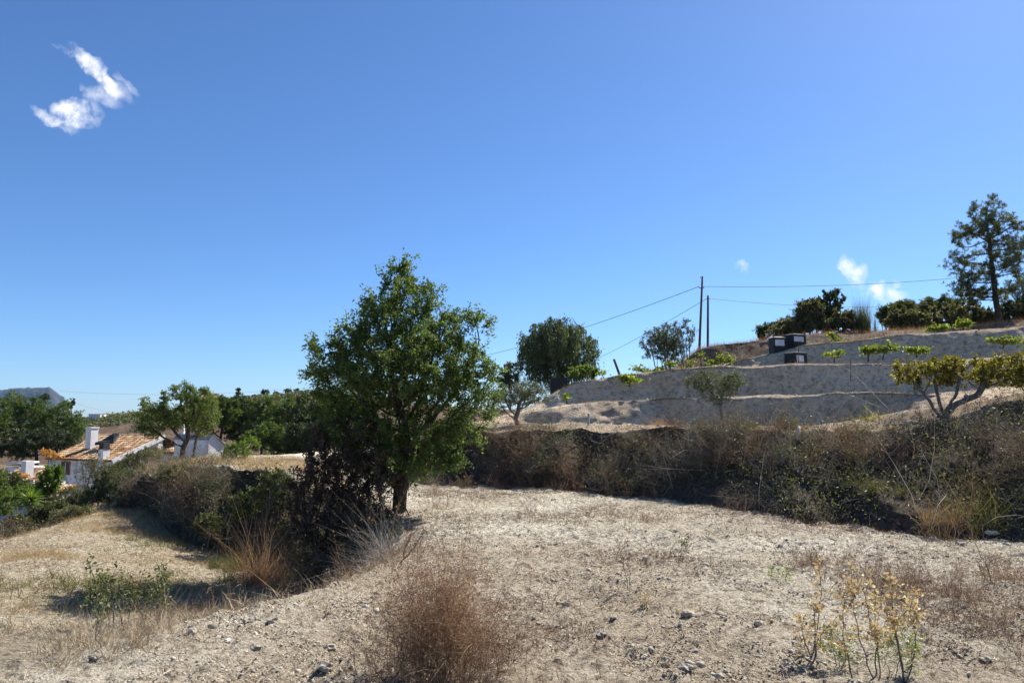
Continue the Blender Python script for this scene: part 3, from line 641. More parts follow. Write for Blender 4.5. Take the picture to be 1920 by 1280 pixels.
def plant(name, label, cat, base, d, blobs, leaf, n_attr=300, n_leaf=4000, L=.08, W=.03, base_r=.06, bark='bark_grey', seed=1, stems=1, spread=.15, trunk=None,
          step=None, jit=None, kind='leaf', droop=0., up=.3, gap=None, freq=1.5, group=None, thin=.95, tip=.004, twig_rmin=0., sink=.15, names=('trunk', 'crown'), k=9, strands=0, second=None, fine=2.2, limbs=None):
    """a tree or shrub: trunk/limbs grown into the crown volume, then leaves set on the fine wood"""
    rng = np.random.default_rng(seed)
    b0 = at(base[0], base[1], d) if len(base) == 2 else np.array(base, float)
    size = max(b[2] for b in blobs)*d/FPX
    A = blob_pts(blobs, d, int(n_attr*2.2), rng, thin, gap, freq, seed)
    H = A[:, 2].max()-b0[2]
    step = step or max(0.05, H/32)
    rn, rp = [], []
    for s in range(stems):
        o = np.array([rng.normal()*spread, rng.normal()*spread, -sink]) if stems > 1 else np.array([0, 0, -sink])
        path = [b0+o]
        if limbs:
            path = [b0+np.array([0, 0, -sink])]
            for (px, py, *q) in limbs[s]: path.append(at(px, py, d+(q[0] if q else 0)))
        elif trunk:
            for (px, py) in trunk: path.append(at(px, py, d)+rng.normal(size=3)*.01)
        else: path.append(b0+np.array([o[0]*1.4, o[1]*1.4, step*.8]))
        pts = [path[0]]
        for a, b in zip(path[:-1], path[1:]):
            m = max(1, int(np.linalg.norm(b-a)/step))
            for q in range(1, m+1):
                w_ = rng.normal(size=3)*step*.10 if q < m else 0
                pts.append(a+(b-a)*q/m+w_)
        k0 = len(rn); rn += pts; rp += [-1]+list(range(k0, k0+len(pts)-1))
    N, par = colonise((rn, rp), A, step, step*11, step*1.25)
    R, kids = pipe_radii(N, par, tip, base_r)
    R = R.copy()
    t = thing(name, label, cat, b0, group)
    g = G(); skeleton(g, N, par, R, twig_rmin); sk = g.build(names[0], bark, t, smooth=True)
    if stems > 1: tag(sk, kind='stuff')
    fine_i = np.where(R < tip*fine)[0]
    # keep leaf carriers inside the crown, off the bare trunk
    D = []
    for bl in blobs:
        dd = d+(bl[4] if len(bl) > 4 else 0); c = at(bl[0], bl[1], dd); m = dd/FPX
        D.append(np.linalg.norm((N[fine_i]-c)/np.array([bl[2]*m*1.15, bl[2]*m*thin*1.15, bl[3]*m*1.15]), axis=1))
    fine_i = fine_i[np.min(D, 0) < 1.08]
    jit = jit or step*1.1
    g = G(); cen = A.mean(0)
    # short leafy sprays on every fine twig
    nt_ = len(fine_i)*3; sp = rng.choice(fine_i, nt_); sb = N[par[sp]]+(N[sp]-N[par[sp]])*rng.random((nt_, 1))
    sd = unit(unit(N[sp]-N[par[sp]])*.9+rng.normal(size=(nt_, 3))*.75+np.array([0, 0, .25-droop*.8])); sl_ = jit*2.3*(.4+.9*rng.random(nt_))
    if tip > 0:
        V, F, _, kk = ribbons(sb, sd, sl_, max(tip*.9, .003), rng.normal(size=(nt_, 3))*.15, rng, 1); gs = G(); gs.add(V, F, np.repeat(rng.random(nt_)*.6, kk)); tag(gs.build('twigs', 'twig_grey', t), kind='stuff')
    if kind == 'leaf':
        q = rng.integers(nt_, size=n_leaf); C = sb[q]+sd[q]*(sl_[q]*(.1+.95*rng.random(n_leaf)))[:, None]+rng.normal(size=(n_leaf, 3))*jit*.28
        if strands:
            sel = rng.random(n_leaf) < .75; C[:, 2] -= np.where(sel, rng.random(n_leaf)*strands, 0)
        add_leaves(g, C, rng, L, W, unit(C-cen)*.5+sd[q]*.8, droop, up)
    else:
        n = n_leaf//k; q = rng.integers(nt_, size=n); C = sb[q]+sd[q]*(sl_[q]*(.1+.95*rng.random(n)))[:, None]+rng.normal(size=(n, 3))*jit*.25
        add_needles(g, C, rng, L, W, k, up)
    g.build(names[1], leaf, t)
    if second:                                    # (part name, material, count, L, W, blobs)
        nm, mt, cnt, l2, w2 = second
        pick = rng.choice(fine_i, cnt); g = G()
        add_leaves(g, N[pick]+rng.normal(size=(cnt, 3))*jit, rng, l2, w2, None, droop, up); g.build(nm, mt, t)
    return t
def twig_cloud(g, B, rng, n1, L1, W1, spreadv=0.5, n2=5, n3=5, updir=(0, 0, 1), bend=.25, r=(0, 1), width_min=.0016, L2=.45, L3=.4, segs=(3, 2, 1)):
    """a bush of bare twigs: stems, side twigs, fine twigs - all thin ribbons. B: base points"""
    N = n1; idx = rng.integers(len(B), size=N)
    D = unit(np.asarray(updir)+rng.normal(size=(N, 3))*spreadv); L = L1*(.45+.75*rng.random(N))
    bd = rng.normal(size=(N, 3)).clip(-1.2, 1.2)*bend
    def rr(n, k): return np.repeat(r[0]+(r[1]-r[0])*rng.random(n), k)
    V, F, pt, k = ribbons(B[idx], D, L, W1, bd, rng, segs[0]); g.add(V, F, rr(N, k))
    i2 = rng.integers(N, size=N*n2); t2 = .2+.8*rng.random(N*n2); B2 = pt(i2, t2)
    D2 = unit(D[i2]+rng.normal(size=(N*n2, 3))*.65); L_2 = L[i2]*L2*(.4+.8*rng.random(N*n2)); b2 = rng.normal(size=(N*n2, 3)).clip(-1.2, 1.2)*bend*1.1
    V, F, pt2, k = ribbons(B2, D2, L_2, max(W1*.5, width_min), b2, rng, segs[1]); g.add(V, F, rr(N*n2, k))
    M = N*n2*n3
    if M:
        i3 = rng.integers(N*n2, size=M); t3 = .2+.8*rng.random(M); B3 = pt2(i3, t3)
        D3 = unit(D2[i3]+rng.normal(size=(M, 3))*.8); L_3 = L_2[i3]*L3*(.4+.9*rng.random(M))
        V, F, pt3, k = ribbons(B3, D3, L_3, max(W1*.3, width_min), rng.normal(size=(M, 3))*bend, rng, segs[2]); g.add(V, F, rr(M, k))
        return pt3(np.arange(M), np.ones(M)), pt2, i2
    return pt2(np.arange(N*n2), np.ones(N*n2)), pt2, i2
def tufts(g, P, rng, nb, L, W, spreadv=.45, bend=.35, r=(0, 1), lean=None, rad=.05):
    n = len(P); N = n*nb; B = np.repeat(P, nb, 0)+rng.normal(size=(N, 3))*np.array([rad, rad, 0.0])
    D = np.array([0, 0, 1.0])+rng.normal(size=(N, 3))*spreadv
    if lean is not None: D = D+lean
    Ls = np.repeat(L*(.5+.8*rng.random(n)), nb)*(.4+.8*rng.random(N))
    bd = rng.normal(size=(N, 3))*bend; bd[:, 2] -= abs(bend)*.5
    V, F, pt, k = ribbons(B, D, Ls, W, bd, rng, 2)
    g.add(V, F, np.repeat(np.clip(r[0]+(r[1]-r[0])*(.5*np.repeat(rng.random(n), nb)+.5*rng.random(N)), 0, 1), k))

# ------------------------------------------------------------------ the big almond tree
DT = 13.3
TB = at(742, 962, DT); TB[2] = gz(TB[0], TB[1])
plant('almond_tree', 'tall bushy green almond tree with dark trunk at the corner of the field', 'tree', TB, DT,
      [(752, 690, 140, 95), (748, 590, 82, 70), (750, 528, 36, 40), (747, 508, 24, 30), (620, 668, 58, 48), (575, 690, 22, 14), (655, 612, 34, 28), (868, 635, 62, 62), (885, 735, 64, 90), (905, 700, 40, 60), (845, 838, 48, 50), (690, 790, 92, 80), (800, 790, 80, 75), (735, 860, 66, 52), (790, 850, 54, 46), (765, 815, 80, 55), (770, 870, 50, 36),
       (640, 735, 70, 55), (800, 560, 34, 40), (905, 610, 26, 24), (888, 790, 30, 45), (645, 800, 55, 50), (690, 850, 62, 50)],
      'leaf_almond', n_attr=1000, n_leaf=84000, L=.060, W=.026, base_r=.125, bark='bark_dark', seed=4, trunk=[(752, 910), (762, 860), (758, 815)], step=.12, jit=.115, droop=.15, gap=None, tip=.004, sink=.2)
# dead bramble thicket leaning on its left side
def bramble(name, label, base_px, d, blobs, seed, n_attr, n_leaf, leaf='leaf_bramble', L=.05, W=.022, bark='bark_dark', **kw):
    b = at(base_px[0], base_px[1], d); b[2] = gz(b[0], b[1])
    return plant(name, label, 'shrub', b, d, blobs, leaf, n_attr=n_attr, n_leaf=n_leaf, L=L, W=W, base_r=.03, bark=bark, seed=seed, stems=6, spread=.5, names=('stems', 'leaves'), step=.1, jit=.08, tip=.004, **kw)
bramble('bramble_thicket', 'dark dry bramble thicket hanging over the bank left of the almond tree', (640, 1000), 12.9,
        [(650, 825, 70, 50), (625, 870, 72, 60), (598, 925, 66, 80), (680, 920, 75, 90), (620, 990, 70, 55), (570, 960, 40, 50), (700, 1000, 60, 40)], 9, 480, 30000)

# ------------------------------------------------------------------ trees by the shed
ZT = lambda px, d, dz=0: (lambda x: np.array([x, d, gz(x, d)+dz]))((px-960)/FPX*d)
def onground(px, d): return ZT(px, d)
plant('small_tree', 'small green tree with forked dark trunk in front of the white shed', 'tree', onground(345, 27), 27,
      [(352, 765, 52, 45), (340, 738, 26, 24), (300, 790, 48, 32), (372, 752, 26, 22), (385, 790, 26, 32), (270, 765, 22, 22), (330, 800, 30, 22)], 'leaf_almond_pale', n_attr=420, n_leaf=15000, L=.085, W=.032,
      base_r=.095, bark='bark_dark', seed=14, trunk=[(345, 838), (352, 820)], step=.1, jit=.09, gap=-.25, freq=1.8, tip=.006)
plant('small_tree', 'thin dark trunked sapling right beside the forked tree and the shed', 'tree', onground(368, 29), 29,
      [(385, 775, 26, 30), (375, 800, 20, 20), (395, 760, 14, 18)], 'leaf_almond_pale', n_attr=120, n_leaf=4200, L=.085, W=.032, base_r=.05, bark='bark_dark', seed=15, trunk=[(367, 830), (370, 812)], step=.1, jit=.09, tip=.006)
plant('green_bush', 'bright green feathery bush right of the white shed', 'bush', onground(442, 22), 22,
      [(442, 852, 26, 26), (428, 862, 18, 20), (455, 840, 16, 18), (470, 830, 20, 14, 3)], 'leaf_bright', n_attr=160, n_leaf=5200, L=.07, W=.018, base_r=.02, seed=16, stems=6, spread=.12, names=('stems', 'leaves'), step=.07, jit=.05, up=.1)

# ------------------------------------------------------------------ pines on the left, dark grove behind the shed
def pine_clump(label, px, py, d, blobs, seed, n=9000, L=.30, W=.05, mat='leaf_pine_far', grp='pine trees beyond the white house', na=160, name='pine_tree', br=.14, k=8):
    b = at(px, py, d)
    return plant(name, label, 'tree', b, d, blobs, mat, n_attr=na, n_leaf=n, L=L, W=W, base_r=br, bark='bark_dark', seed=seed, kind='needle', step=.32, jit=.26, gap=-.3, freq=.5, group=grp, tip=.02, k=k, up=.6)
pine_clump('broad pine tree crown at the left edge below the mountain', 40, 880, 72, [(35, 785, 52, 45), (45, 762, 40, 28), (5, 780, 40, 42), (60, 815, 40, 36)], 21, n=11500, W=.075, na=200)
pine_clump('rounded pine tree between the left edge pine and the white chimney', 105, 880, 70, [(108, 790, 48, 36), (130, 800, 34, 34), (85, 805, 40, 40), (115, 820, 40, 24)], 22, n=11000, W=.075, na=200)
pine_clump('dark low pine tree behind the white house roof', 70, 900, 66, [(75, 828, 50, 24), (30, 835, 45, 28), (120, 830, 34, 18)], 23, n=9000, W=.075, mat='leaf_dark')
pine_clump('pine tree cut by the left edge of the picture', -50, 890, 68, [(-40, 790, 60, 50), (-20, 830, 40, 40)], 24, n=7500, W=.075)
grove = [('dark green tree directly behind the small forked tree', 410, 860, 74, [(418, 775, 32, 38), (408, 800, 26, 30)]),
         ('dark green tree at the left of the grove behind the shed', 445, 860, 76, [(450, 790, 32, 48), (440, 764, 20, 18)]),
         ('dark green tree in the middle of the grove behind the shed', 490, 862, 72, [(492, 793, 36, 48), (480, 765, 24, 20)]),
         ('tall green tree in the grove with its top level with the ridge', 535, 865, 70, [(535, 790, 36, 48), (545, 763, 24, 24)]),
         ('green tree in the grove beside the almond tree', 580, 868, 66, [(580, 785, 34, 48), (595, 760, 28, 26)]),
         ('dark tree in the grove mostly hidden behind the almond tree', 640, 868, 68, [(640, 780, 48, 55)]),
         ('low dark tree in front of the grove behind the green bush', 510, 866, 58, [(505, 822, 36, 26), (540, 830, 30, 22), (470, 826, 24, 20)]),
         ('low olive green tree in front of the grove near the almond tree', 575, 866, 54, [(570, 825, 34, 28), (595, 815, 22, 24)])]
for i, (lb, px, py, d, bl) in enumerate(grove):
    pine_clump(lb, px, py, d, bl, 31+i, n=8500, L=.30, W=.085, mat='leaf_dark' if i % 3 == 1 else 'leaf_pine_far', grp='trees of the grove behind the shed', na=150, name='grove_tree')
def norfolk(label, px, top, bot, d, seed, half):
    rng = np.random.default_rng(seed); b = at(px, bot, d); tp = at(px, top, d); b[2] = min(b[2], tp[2]-4)
    t = thing('araucaria_tree', label, 'tree', b, 'tiered araucaria trees on the skyline')
    g = G(); V, F = tube_vf([b, (b+tp)/2, tp], [.12, .09, .03], 6); g.add(V, F); g.build('trunk', 'bark_dark', t)
    g = G(); m = d/FPX; H = (bot-top)*m
    for lv in range(5):
        z = tp[2]-H*(.06+lv*.19); r = half*m*(.35+.16*lv)
        for a in range(7):
            an = a/7*6.283+lv; e = np.array([math.cos(an)*r, math.sin(an)*r, r*.18]); c = np.array([tp[0], tp[1], z])
            V, F = tube_vf([c, c+e*.6, c+e+np.array([0, 0, r*.1])], [.03, .04, .01], 4); g.add(V, F, .4)
            C = c+e[None]*(.2+.8*rng.random((40, 1)))+rng.normal(size=(40, 3))*.09; add_leaves(g, C, rng, .3, .09)
    g.build('crown', 'leaf_dark', t)
norfolk('tiered dark araucaria tree top on the skyline left of the forked tree', 306, 734, 785, 110, 3, 9)
norfolk('small tiered araucaria tree top rising above the grove', 447, 728, 765, 105, 4, 8)
plant('round_tree', 'tiny dark round tree silhouette against the blue mountain', 'tree', at(82, 790, 85), 85, [(83, 744, 9, 6), (80, 752, 5, 8)], 'leaf_dark', n_attr=50, n_leaf=900, L=.2, W=.1, base_r=.06, seed=5, trunk=[(82, 765)], step=.2, jit=.12)
plant('round_tree', 'thin dark tree top right of the mountain cliff', 'tree', at(135, 800, 85), 85, [(136, 752, 5, 8), (130, 762, 8, 6)], 'leaf_dark', n_attr=50, n_leaf=700, L=.2, W=.1, base_r=.06, seed=6, trunk=[(135, 775)], step=.2, jit=.12)
for i, (lb, px, py, r) in enumerate([('lone round tree on the bare ridge above the grove', 497, 736, 8), ('small dark tree on the bare ridge near the lone round tree', 518, 738, 6), ('flat dark tree group on the bare ridge left of the almond crown', 540, 734, 8),
                                     ('dark bush on the bare ridge touching the almond crown', 556, 733, 6), ('tiny bush on the bare ridge left of the lone round tree', 478, 744, 5)]):
    plant('ridge_tree', lb, 'tree', at(px, py+r*1.6, 318), 318, [(px, py, r, r*.75)], 'leaf_dark', n_attr=40, n_leaf=700, L=.6, W=.35, base_r=.15, seed=60+i, step=.5, jit=.35, group='small trees on the far ridge', tip=.05)
# scrub cover on the far hill: one mass
rng = np.random.default_rng(8)
g = G(); px_ = rng.uniform(120, 620, 2600); d_ = rng.uniform(170, 330, 2600)
hv = np.array([v.co[:] for v in hill.data.vertices])
C = []
from mathutils.bvhtree import BVHTree
bv = BVHTree.FromPolygons([tuple(v) for v in hv], [tuple(p.vertices) for p in hill.data.polygons])
for a, d in zip(px_, d_):
    x = (a-960)/FPX*d; h = bv.ray_cast(Vector((x, d, 80)), Vector((0, 0, -1)))
    if h[0] is not None: C.append(h[0][:])
C = np.array(C); C = C[fbm(C, .03, 3, 4) > -.1]
k = 14; CC = np.repeat(C, k, 0)+rng.normal(size=(len(C)*k, 3))*np.array([1.0, 1.0, .45])+np.array([0, 0, .5])
add_leaves(g, CC, rng, .9, .5); tag(g.build('hill_scrub', 'leaf_shrub'), 'low brown green scrub covering the far hill', 'scrub', kind='stuff')

# ------------------------------------------------------------------ weeping pepper tree and things at the middle
plant('pepper_tree', 'dense dark weeping pepper tree rising behind the left end of the terraces', 'tree', at(1048, 735, 47), 47,
      [(1045, 640, 72, 44), (1008, 640, 40, 36), (1088, 648, 38, 36), (1050, 608, 42, 20), (992, 662, 26, 36), (1102, 662, 24, 32), (1045, 680, 60, 22)], 'leaf_pepper', n_attr=420, n_leaf=26000, L=.20, W=.055, base_r=.16, bark='bark_dark', seed=71, trunk=[(1048, 700), (1046, 670)],
      step=.2, jit=.16, droop=1.6, up=0, strands=1.2, gap=-.3, freq=.9, tip=.012)
plant('dark_tree', 'dark round tree behind the almond crown, left of the pepper tree', 'tree', at(958, 740, 60), 60, [(957, 694, 20, 18), (950, 710, 24, 20)], 'leaf_dark', n_attr=100, n_leaf=4200, L=.16, W=.08, base_r=.1, seed=72, step=.2, jit=.15, tip=.012)
plant('yellow_bush', 'yellow green bush at the right foot of the pepper tree', 'bush', at(1095, 718, 44), 44, [(1090, 697, 24, 14), (1075, 700, 16, 12), (1110, 700, 14, 12)], 'leaf_bright', n_attr=120, n_leaf=3200, L=.13, W=.06, base_r=.03, seed=73, stems=5, spread=.3, names=('stems', 'leaves'), step=.14, jit=.1)
plant('olive_tree', 'grey olive tree half hidden behind the right side of the almond crown', 'tree', onground(972, 21.5), 21.5, [(980, 738, 42, 26), (955, 748, 36, 28), (1010, 742, 20, 20)], 'leaf_olive', n_attr=260, n_leaf=9000, L=.06, W=.016, base_r=.07, seed=74,
      trunk=[(968, 785), (972, 770)], step=.09, jit=.08, tip=.005, gap=-.2, freq=2.2)
plant('olive_tree', 'small round olive sapling on thin stems below the second terrace', 'tree', onground(1350, 19.5), 19.5, [(1342, 716, 50, 24), (1312, 712, 30, 20), (1374, 712, 28, 22), (1345, 742, 36, 18)], 'leaf_olive', n_attr=300, n_leaf=8000, L=.06, W=.016, base_r=.03, seed=75,
      trunk=[(1350, 765), (1352, 750)], stems=2, spread=.08, step=.08, jit=.07, tip=.004, gap=-.2, freq=2.4)
plant('gnarled_tree', 'low spreading tree with forked gnarled trunk and yellowish leaves on the embankment', 'tree', onground(1770, 14.3), 14.3,
      [(1720, 698, 46, 24), (1770, 690, 44, 20), (1830, 693, 50, 26), (1880, 688, 40, 26), (1790, 712, 40, 12), (1865, 715, 34, 16), (1695, 690, 24, 18), (1915, 700, 30, 28)], 'leaf_yellow', n_attr=320, n_leaf=11500, L=.05, W=.028, base_r=.058, bark='bark_grey', seed=76,
      step=.08, jit=.07, tip=.004, gap=-.08, freq=2.4, stems=4, limbs=[[(1758, 775), (1742, 750), (1715, 722)], [(1775, 776), (1795, 756), (1835, 738), (1846, 715)], [(1766, 772), (1760, 748, .15), (1752, 715, .2)], [(1772, 772), (1790, 745, -.1), (1800, 712, -.2)]])
plant('grey_shrub', 'tall airy grey green shrub left of the utility poles', 'shrub', at(1252, 690, 38), 38, [(1250, 640, 34, 36), (1225, 640, 26, 28), (1285, 628, 22, 32), (1262, 660, 30, 26), (1212, 655, 16, 20)], 'leaf_greygreen', n_attr=340, n_leaf=8500, L=.10, W=.034, base_r=.03, seed=77, stems=8, spread=.35,
      names=('stems', 'leaves'), step=.13, jit=.1, tip=.007, up=.0)
plant('green_shrub', 'green upright shrub growing inside the grey shrub by the poles', 'shrub', at(1250, 690, 37.2), 37.2, [(1245, 645, 22, 34), (1262, 650, 16, 26)], 'leaf_shrub', n_attr=140, n_leaf=3400, L=.12, W=.025, base_r=.02, seed=78, stems=6, spread=.2, names=('stems', 'leaves'), step=.13, jit=.08, tip=.006)

# ------------------------------------------------------------------ treeline on the upper right
def brush(label, px, py, d, blobs, mat, seed, n=5000, L=.16, W=.07, kind='leaf', grp='bushes along the top of the slope', name='hill_bush', na=130, **kw):
    b = at(px, py, d)
    return plant(name, label, 'bush', b, d, blobs, mat, n_attr=na, n_leaf=n, L=L, W=W, base_r=.07, bark='bark_dark', seed=seed, kind=kind, stems=4, spread=.25, names=('stems', 'leaves'), step=.2, jit=.15, tip=.012, group=grp, gap=-.3, freq=.8, **kw)
brush('dark tall tree top above the compost bins', 1545, 632, 48, [(1555, 570, 24, 30), (1570, 558, 14, 20), (1545, 600, 30, 26), (1530, 575, 22, 18)], 'leaf_dark', 81, n=7500, name='dark_tree')
brush('olive brown rounded bush leaning on the dark tall tree', 1515, 632, 46.5, [(1520, 590, 28, 32), (1505, 606, 24, 24)], 'leaf_scrub', 82, n=8000)
brush('leafless grey bush left of the olive brown bush', 1498, 632, 48, [(1500, 585, 14, 24)], 'leaf_greygreen', 83, n=700, L=.1, W=.03)
brush('brown bush right of the dark tall tree', 1585, 632, 46, [(1582, 608, 24, 24), (1565, 615, 24, 20)], 'leaf_scrub', 84, n=7000)
bb = at(1616, 632, 45.5); t = thing('broom_bush', 'narrow upright dark broom bush standing alone on the skyline', 'bush', bb); rng = np.random.default_rng(85)
g = G(); tufts(g, np.repeat(bb[None], 40, 0)+rng.normal(size=(40, 3))*np.array([.26, .2, 0]), rng, 36, 2.0, .022, .10, .08, (0, 1), None, .05); g.build('stalks', 'leaf_shrub', t)
brush('dark pine cluster at the left end of the slope top', 1440, 640, 56, [(1432, 622, 14, 12), (1450, 617, 12, 12), (1470, 610, 16, 14)], 'leaf_pine', 86, kind='needle', n=5500, L=.25, W=.05)
brush('low brown bush row above the compost bins', 1475, 640, 46, [(1482, 616, 26, 18), (1502, 612, 22, 20), (1460, 624, 20, 12)], 'leaf_scrub', 87, n=7000)
brush('dark rounded pine at the left end of the wooded rise', 1665, 635, 62, [(1668, 592, 22, 24), (1690, 584, 24, 20)], 'leaf_pine', 88, kind='needle', n=9000, L=.3, W=.06)
brush('pine crown on the wooded rise near the flat roof', 1730, 625, 68, [(1715, 582, 30, 20), (1745, 576, 30, 18), (1775, 572, 28, 18)], 'leaf_pine', 89, kind='needle', n=12000, L=.3, W=.06)
brush('broad olive brown bush below the wooded rise', 1690, 630, 47, [(1690, 603, 30, 24), (1668, 612, 22, 16), (1718, 606, 28, 20)], 'leaf_scrub', 90, n=9500)
brush('brown bush between the wooded rise and the tall pine', 1755, 625, 48, [(1750, 598, 30, 24), (1782, 594, 30, 26), (1735, 608, 24, 16)], 'leaf_scrub', 91, n=9500)
brush('olive bush at the left foot of the tall pine', 1815, 620, 49, [(1815, 588, 30, 26), (1838, 596, 26, 20)], 'leaf_scrub', 92, n=8500)
brush('dark bush at the right foot of the tall pine', 1890, 620, 49, [(1898, 588, 32, 24), (1862, 600, 26, 14)], 'leaf_scrub', 93, n=8500)
plant('pine_tree', 'tall pine tree with long bare trunk at the right of the slope', 'tree', at(1876, 612, 46), 46,
      [(1850, 402, 34, 34), (1828, 448, 50, 34), (1885, 435, 36, 40), (1806, 505, 40, 34), (1852, 498, 54, 36), (1900, 488, 38, 38), (1850, 548, 54, 22), (1796, 540, 30, 18), (1908, 450, 20, 30), (1778, 510, 16, 22)], 'leaf_pine', n_attr=420, n_leaf=30000, L=.20, W=.028, base_r=.17, bark='bark_dark',
      seed=95, kind='needle', trunk=[(1866, 555), (1860, 500), (1853, 440)], step=.2, jit=.19, tip=.012, gap=-.16, freq=.8, up=.8, k=12)
plant('pine_tree', 'olive green pine at the right edge beside the tall pine', 'tree', at(1925, 620, 50), 50, [(1915, 555, 30, 36), (1945, 530, 40, 40), (1900, 575, 26, 20), (1925, 590, 40, 20)], 'leaf_pine', n_attr=220, n_leaf=11000, L=.22, W=.03, base_r=.13, bark='bark_dark',
      seed=96, kind='needle', step=.22, jit=.17, tip=.012, gap=-.25, freq=.75, up=.8, k=10)

# ------------------------------------------------------------------ poles, cables, posts
def post(name, label, cat, p0, p1, r0, r1, mat='pole_wood', group=None, cap=None):
    t = thing(name, label, cat, p0, group); g = G()
    n = 6; P = np.array([p0+(p1-p0)*k/n for k in range(n+1)]); V, F = tube_vf(P, np.linspace(r0, r1, n+1), 10); g.add(V, F); g.build('shaft', mat, t, smooth=True)
    return t
pA0, pA1 = at(1311, 660, 48), at(1317, 518, 48)
t = post('utility_pole', 'taller brown wooden utility pole leaning slightly right', 'pole', pA0, pA1, .085, .06)
g = G(); c = at(1315, 540, 48); V, F = tube_vf([c+np.array([-.16, -.03, 0]), c+np.array([.16, -.03, 0])], [.025, .025], 6); g.add(V, F); g.build('bracket', 'cable', t)
for dx in (-.16, .16):
    g = G(); q = c+np.array([dx, -.03, 0]); V, F = tube_vf([q, q+np.array([0, 0, .06]), q+np.array([0, 0, .12])], [.02, .035, .02], 8); g.add(V, F); g.build('insulator', 'pale_plastic', t)
g = G(); q = at(1313.6, 522, 48); V, F = tube_vf([q, q+np.array([-.03, 0, .1])], [.03, .03], 8); g.add(V, F); g.build('insulator', 'pale_plastic', t)
pB0, pB1 = at(1327, 660, 50), at(1327.5, 554, 50)
t = post('utility_pole', 'shorter upright wooden utility pole right of the leaning one', 'pole', pB0, pB1, .085, .065)
g = G(); c2 = at(1327.5, 560, 50); V, F = tube_vf([c2+np.array([-.1, -.07, 0]), c2+np.array([.12, -.07, 0])], [.022, .022], 6); g.add(V, F); g.build('bracket', 'cable', t)
def cable(label, A, B, sag, r=.014, grp='overhead cables'):
    ts = np.linspace(0, 1, 28); P = A[None]*(1-ts[:, None])+B[None]*ts[:, None]; P[:, 2] -= sag*4*ts*(1-ts)
    g = G(); V, F = tube_vf(P, np.full(len(ts), r), 5); g.add(V, F); o = g.build('overhead_cable', 'cable'); return tag(o, label, 'cable', grp)
cable('upper cable running left from the taller pole behind the pepper tree', c+np.array([-.16, -.03, .1]), at(780, 688, 95), .9, .018)
cable('upper cable running right from the taller pole to the tall pine', c+np.array([.16, -.03, .1]), at(1985, 498, 60), .55, .016)
cable('lower cable running left from the shorter pole behind the grey shrub', c2+np.array([-.1, -.07, 0]), at(1080, 690, 85), .25, .016)
cable('lower cable running right from the shorter pole behind the hilltop bushes', c2+np.array([.1, -.07, 0]), at(1800, 566, 70), .55, .016)
cable('faint far cable crossing the sky above the white shed', at(110, 733, 150), at(620, 722, 150), 1.2, .014)
cable('faint far cable descending above the left pines', at(118, 746, 140), at(262, 778, 170), .8, .012)
post('fence_post', 'leaning dark wooden post on the terrace crest right of the pepper tree', 'post', at(1163, 706, 31.5), at(1151, 673, 31.5), .055, .05)
post('fence_post', 'thin upright post below the taller utility pole', 'post', at(1293, 676, 42), at(1293, 634, 42), .03, .03)
post('vine_stake', 'thin dark stake standing in front of the lower compost bin', 'stake', at(1497, 684, 30.5), at(1497, 645, 30.5), .014, .014)
post('vine_stake', 'leaning wooden stake above the upper right terrace', 'stake', at(1843, 632, 34), at(1829, 605, 34), .035, .03)
post('vine_stake', 'leaning dark stake with vine shoots above the compost bins', 'stake', at(1584, 641, 37.2), at(1556, 616, 37.2), .035, .03)
post('vine_stake', 'thin stake among the three vines on the terrace', 'stake', at(1627, 681, 28.8), at(1627, 648, 28.8), .014, .014)
post('vine_stake', 'thin stake on the second terrace below the small vine', 'stake', at(1595, 735, 28.3), at(1595, 672, 28.3), .012, .012)
post('marker_stake', 'pale thin stake on the embankment crest behind the almond', 'stake', at(1103, 798, 19.0), at(1104, 775, 19.0), .03, .03, 'stick_pale')

